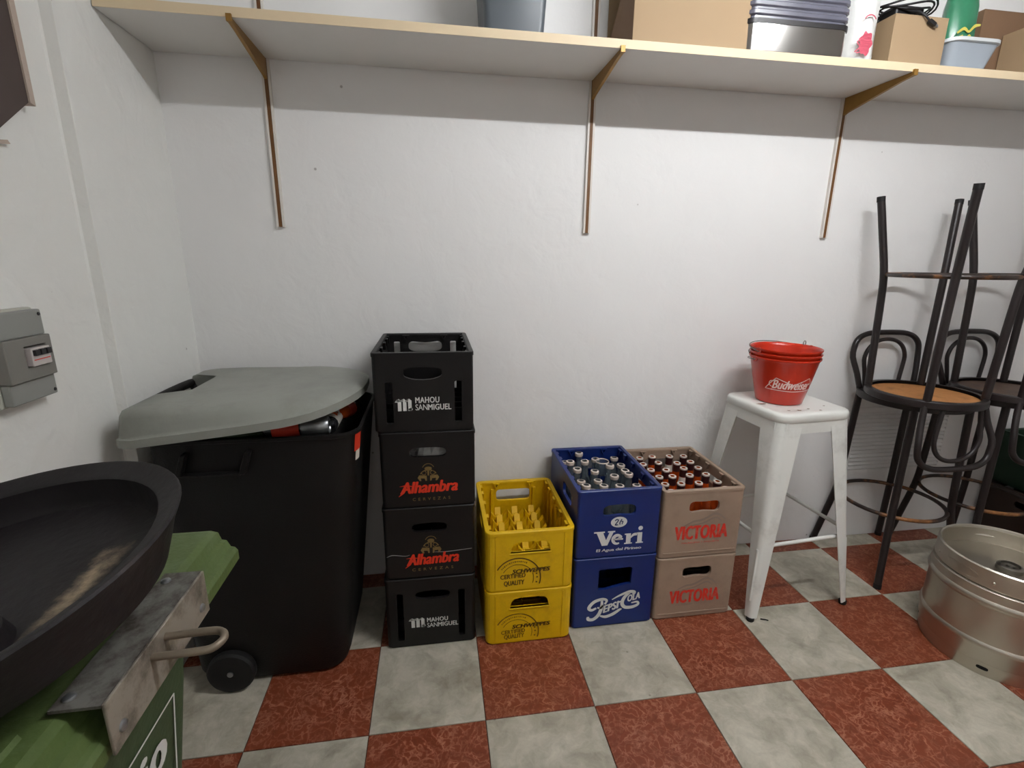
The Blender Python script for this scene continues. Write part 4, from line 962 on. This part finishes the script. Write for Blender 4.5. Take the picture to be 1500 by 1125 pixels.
# plastic bag with red print
secs = []; rnd = random.Random(3)
for z, sx, sy in ((0, .054, .06), (.01, .062, .07), (.08, .060, .068), (.17, .062, .07), (.26, .066, .06), (.34, .05, .045), (.38, .02, .02)):
    secs.append([(sx*math.cos(a)*(1+rnd.uniform(-.09, .09))*(.75+.25*abs(math.cos(a))), sy*math.sin(a)*(1+rnd.uniform(-.06, .06)), z) for a in [2*PI*i/22 for i in range(22)]])
e = thing('plastic_bag', 'white plastic bag with blurred red print standing on the shelf', 'bag', (1.318, .565, ZS))
build('film', MB().loft(secs), 'bag', e, smooth=70)
fb = lambda u, v, d=0.: (u, -.0735-.004*math.cos(u*40), v)
pc = [poly2([(-.012+.022*math.cos(a)*(1+.16*math.cos(7*a)+.1*math.sin(3*a)), .055+.034*math.sin(a)*(1+.14*math.cos(6*a+1))) for a in [2*PI*i/30 for i in range(30)]]),
      ribbon([(-.045, .03), (-.03, .045), (-.04, .06), (-.02, .07), (.0, .075)], .004), ribbon([(-.04, .028), (-.02, .032), (-.034, .042)], .003), ribbon(arc(-.008, .115, .022, 30, 150, 8), .004)]
decal('red_print', pc, 'bag_red', e, fb)
sc = carton('cardboard_box', 'small cardboard box on the shelf with black cables on top', 1.408, 1.612, .497, .70, .150, 'card', rz=.0)
# cable bundle with adapter
cb = thing('power_adapter', 'black power adapter with coiled cable lying on the small cardboard box', 'adapter', (1.50, .58, ZS+.155))
build('adapter_body', MB().box(-.055, .055, -.04, .03, 0, .046), 'cable', cb, bevel=.006)
for k in range(5):
    r1, r2 = .075+.008*k, .05+.006*k
    build('cable_loop', MB().tube([(r1*math.cos(a)+.004*k, r2*math.sin(a)*.9, .012+.008*k+.018*math.sin(a*2+k)*(.6)+.012) for a in [2*PI*i/24 for i in range(24)]], .0032, 6, closed=True), 'cable', cb, smooth=60)
build('cable', MB().tube(smooth_pts([(.0, -.04, .02), (.0, -.075, .012), (.012, -.090, -.004), (.03, -.0915, -.018)], 4), .003, 6), 'cable', cb, smooth=60)
pg = build('plug', MB().box(-.014, .014, -.006, .006, -.006, .006).xf(Matrix.Translation((.040, -.092, -.024)) @ Matrix.Rotation(.45, 4, 'Y')), 'cable', cb, bevel=.002)
build('plug_tip', MB().box(.014, .024, -.004, .004, -.004, .004).xf(Matrix.Translation((.040, -.092, -.024)) @ Matrix.Rotation(.45, 4, 'Y')), 'can', pg)
e = thing('plastic_tub', 'pale grey blue plastic tub on the shelf holding a green pack', 'tub', (1.735, .575, ZS))
tapered('body', e, -.085, .07, -.072, .072, 0, .088, .022, .03, 'tub')
build('rim', MB().loft([rrect(.0995, .094, .045, .084, 5, -.008), rrect(.108, .102, .045, .086, 5, -.008), rrect(.108, .102, .045, .096, 5, -.008), rrect(.097, .091, .045, .097, 5, -.008), rrect(.097, .091, .045, .084, 5, -.008)], False, False), 'tub_rim', e, smooth=40)
e = thing('snack_pack', 'glossy green pack with yellow marks standing in the grey tub', 'pack', (1.735, .575, ZS+.004))
rnd = random.Random(5); secs = []
for z, sx, sy in ((0, .04, .03), (.03, .055, .04), (.12, .06, .04), (.22, .058, .036), (.28, .055, .012), (.30, .055, .004)):
    secs.append([(sx*math.cos(a)*(1+rnd.uniform(-.05, .05)), sy*math.sin(a)*(1+rnd.uniform(-.08, .08)), z) for a in [2*PI*i/20 for i in range(20)]])
build('foil', MB().loft(secs), 'green_pack', e, smooth=60)
decal('yellow_print', [ribbon([(-.045, .125), (-.02, .14), (.0, .132), (.02, .15), (.042, .155)], [.006, .010, .007, .010, .006]), ribbon([(-.04, .112), (-.02, .12)], .004), poly2(circ(.005, .112, .009, 8, .013))], 'pack_yellow', e, lambda u, v, d=0.: (u, -.0445+.3*u*u*20*.02, v))
carton('cardboard_box', 'brown cardboard box at the back of the shelf behind the grey tub', 1.86, 2.10, .60, .745, .24, 'card_dark')
carton('cardboard_box', 'light cardboard box at the right end of the shelf front', 1.955, 2.30, .49, .595, .16, 'card')
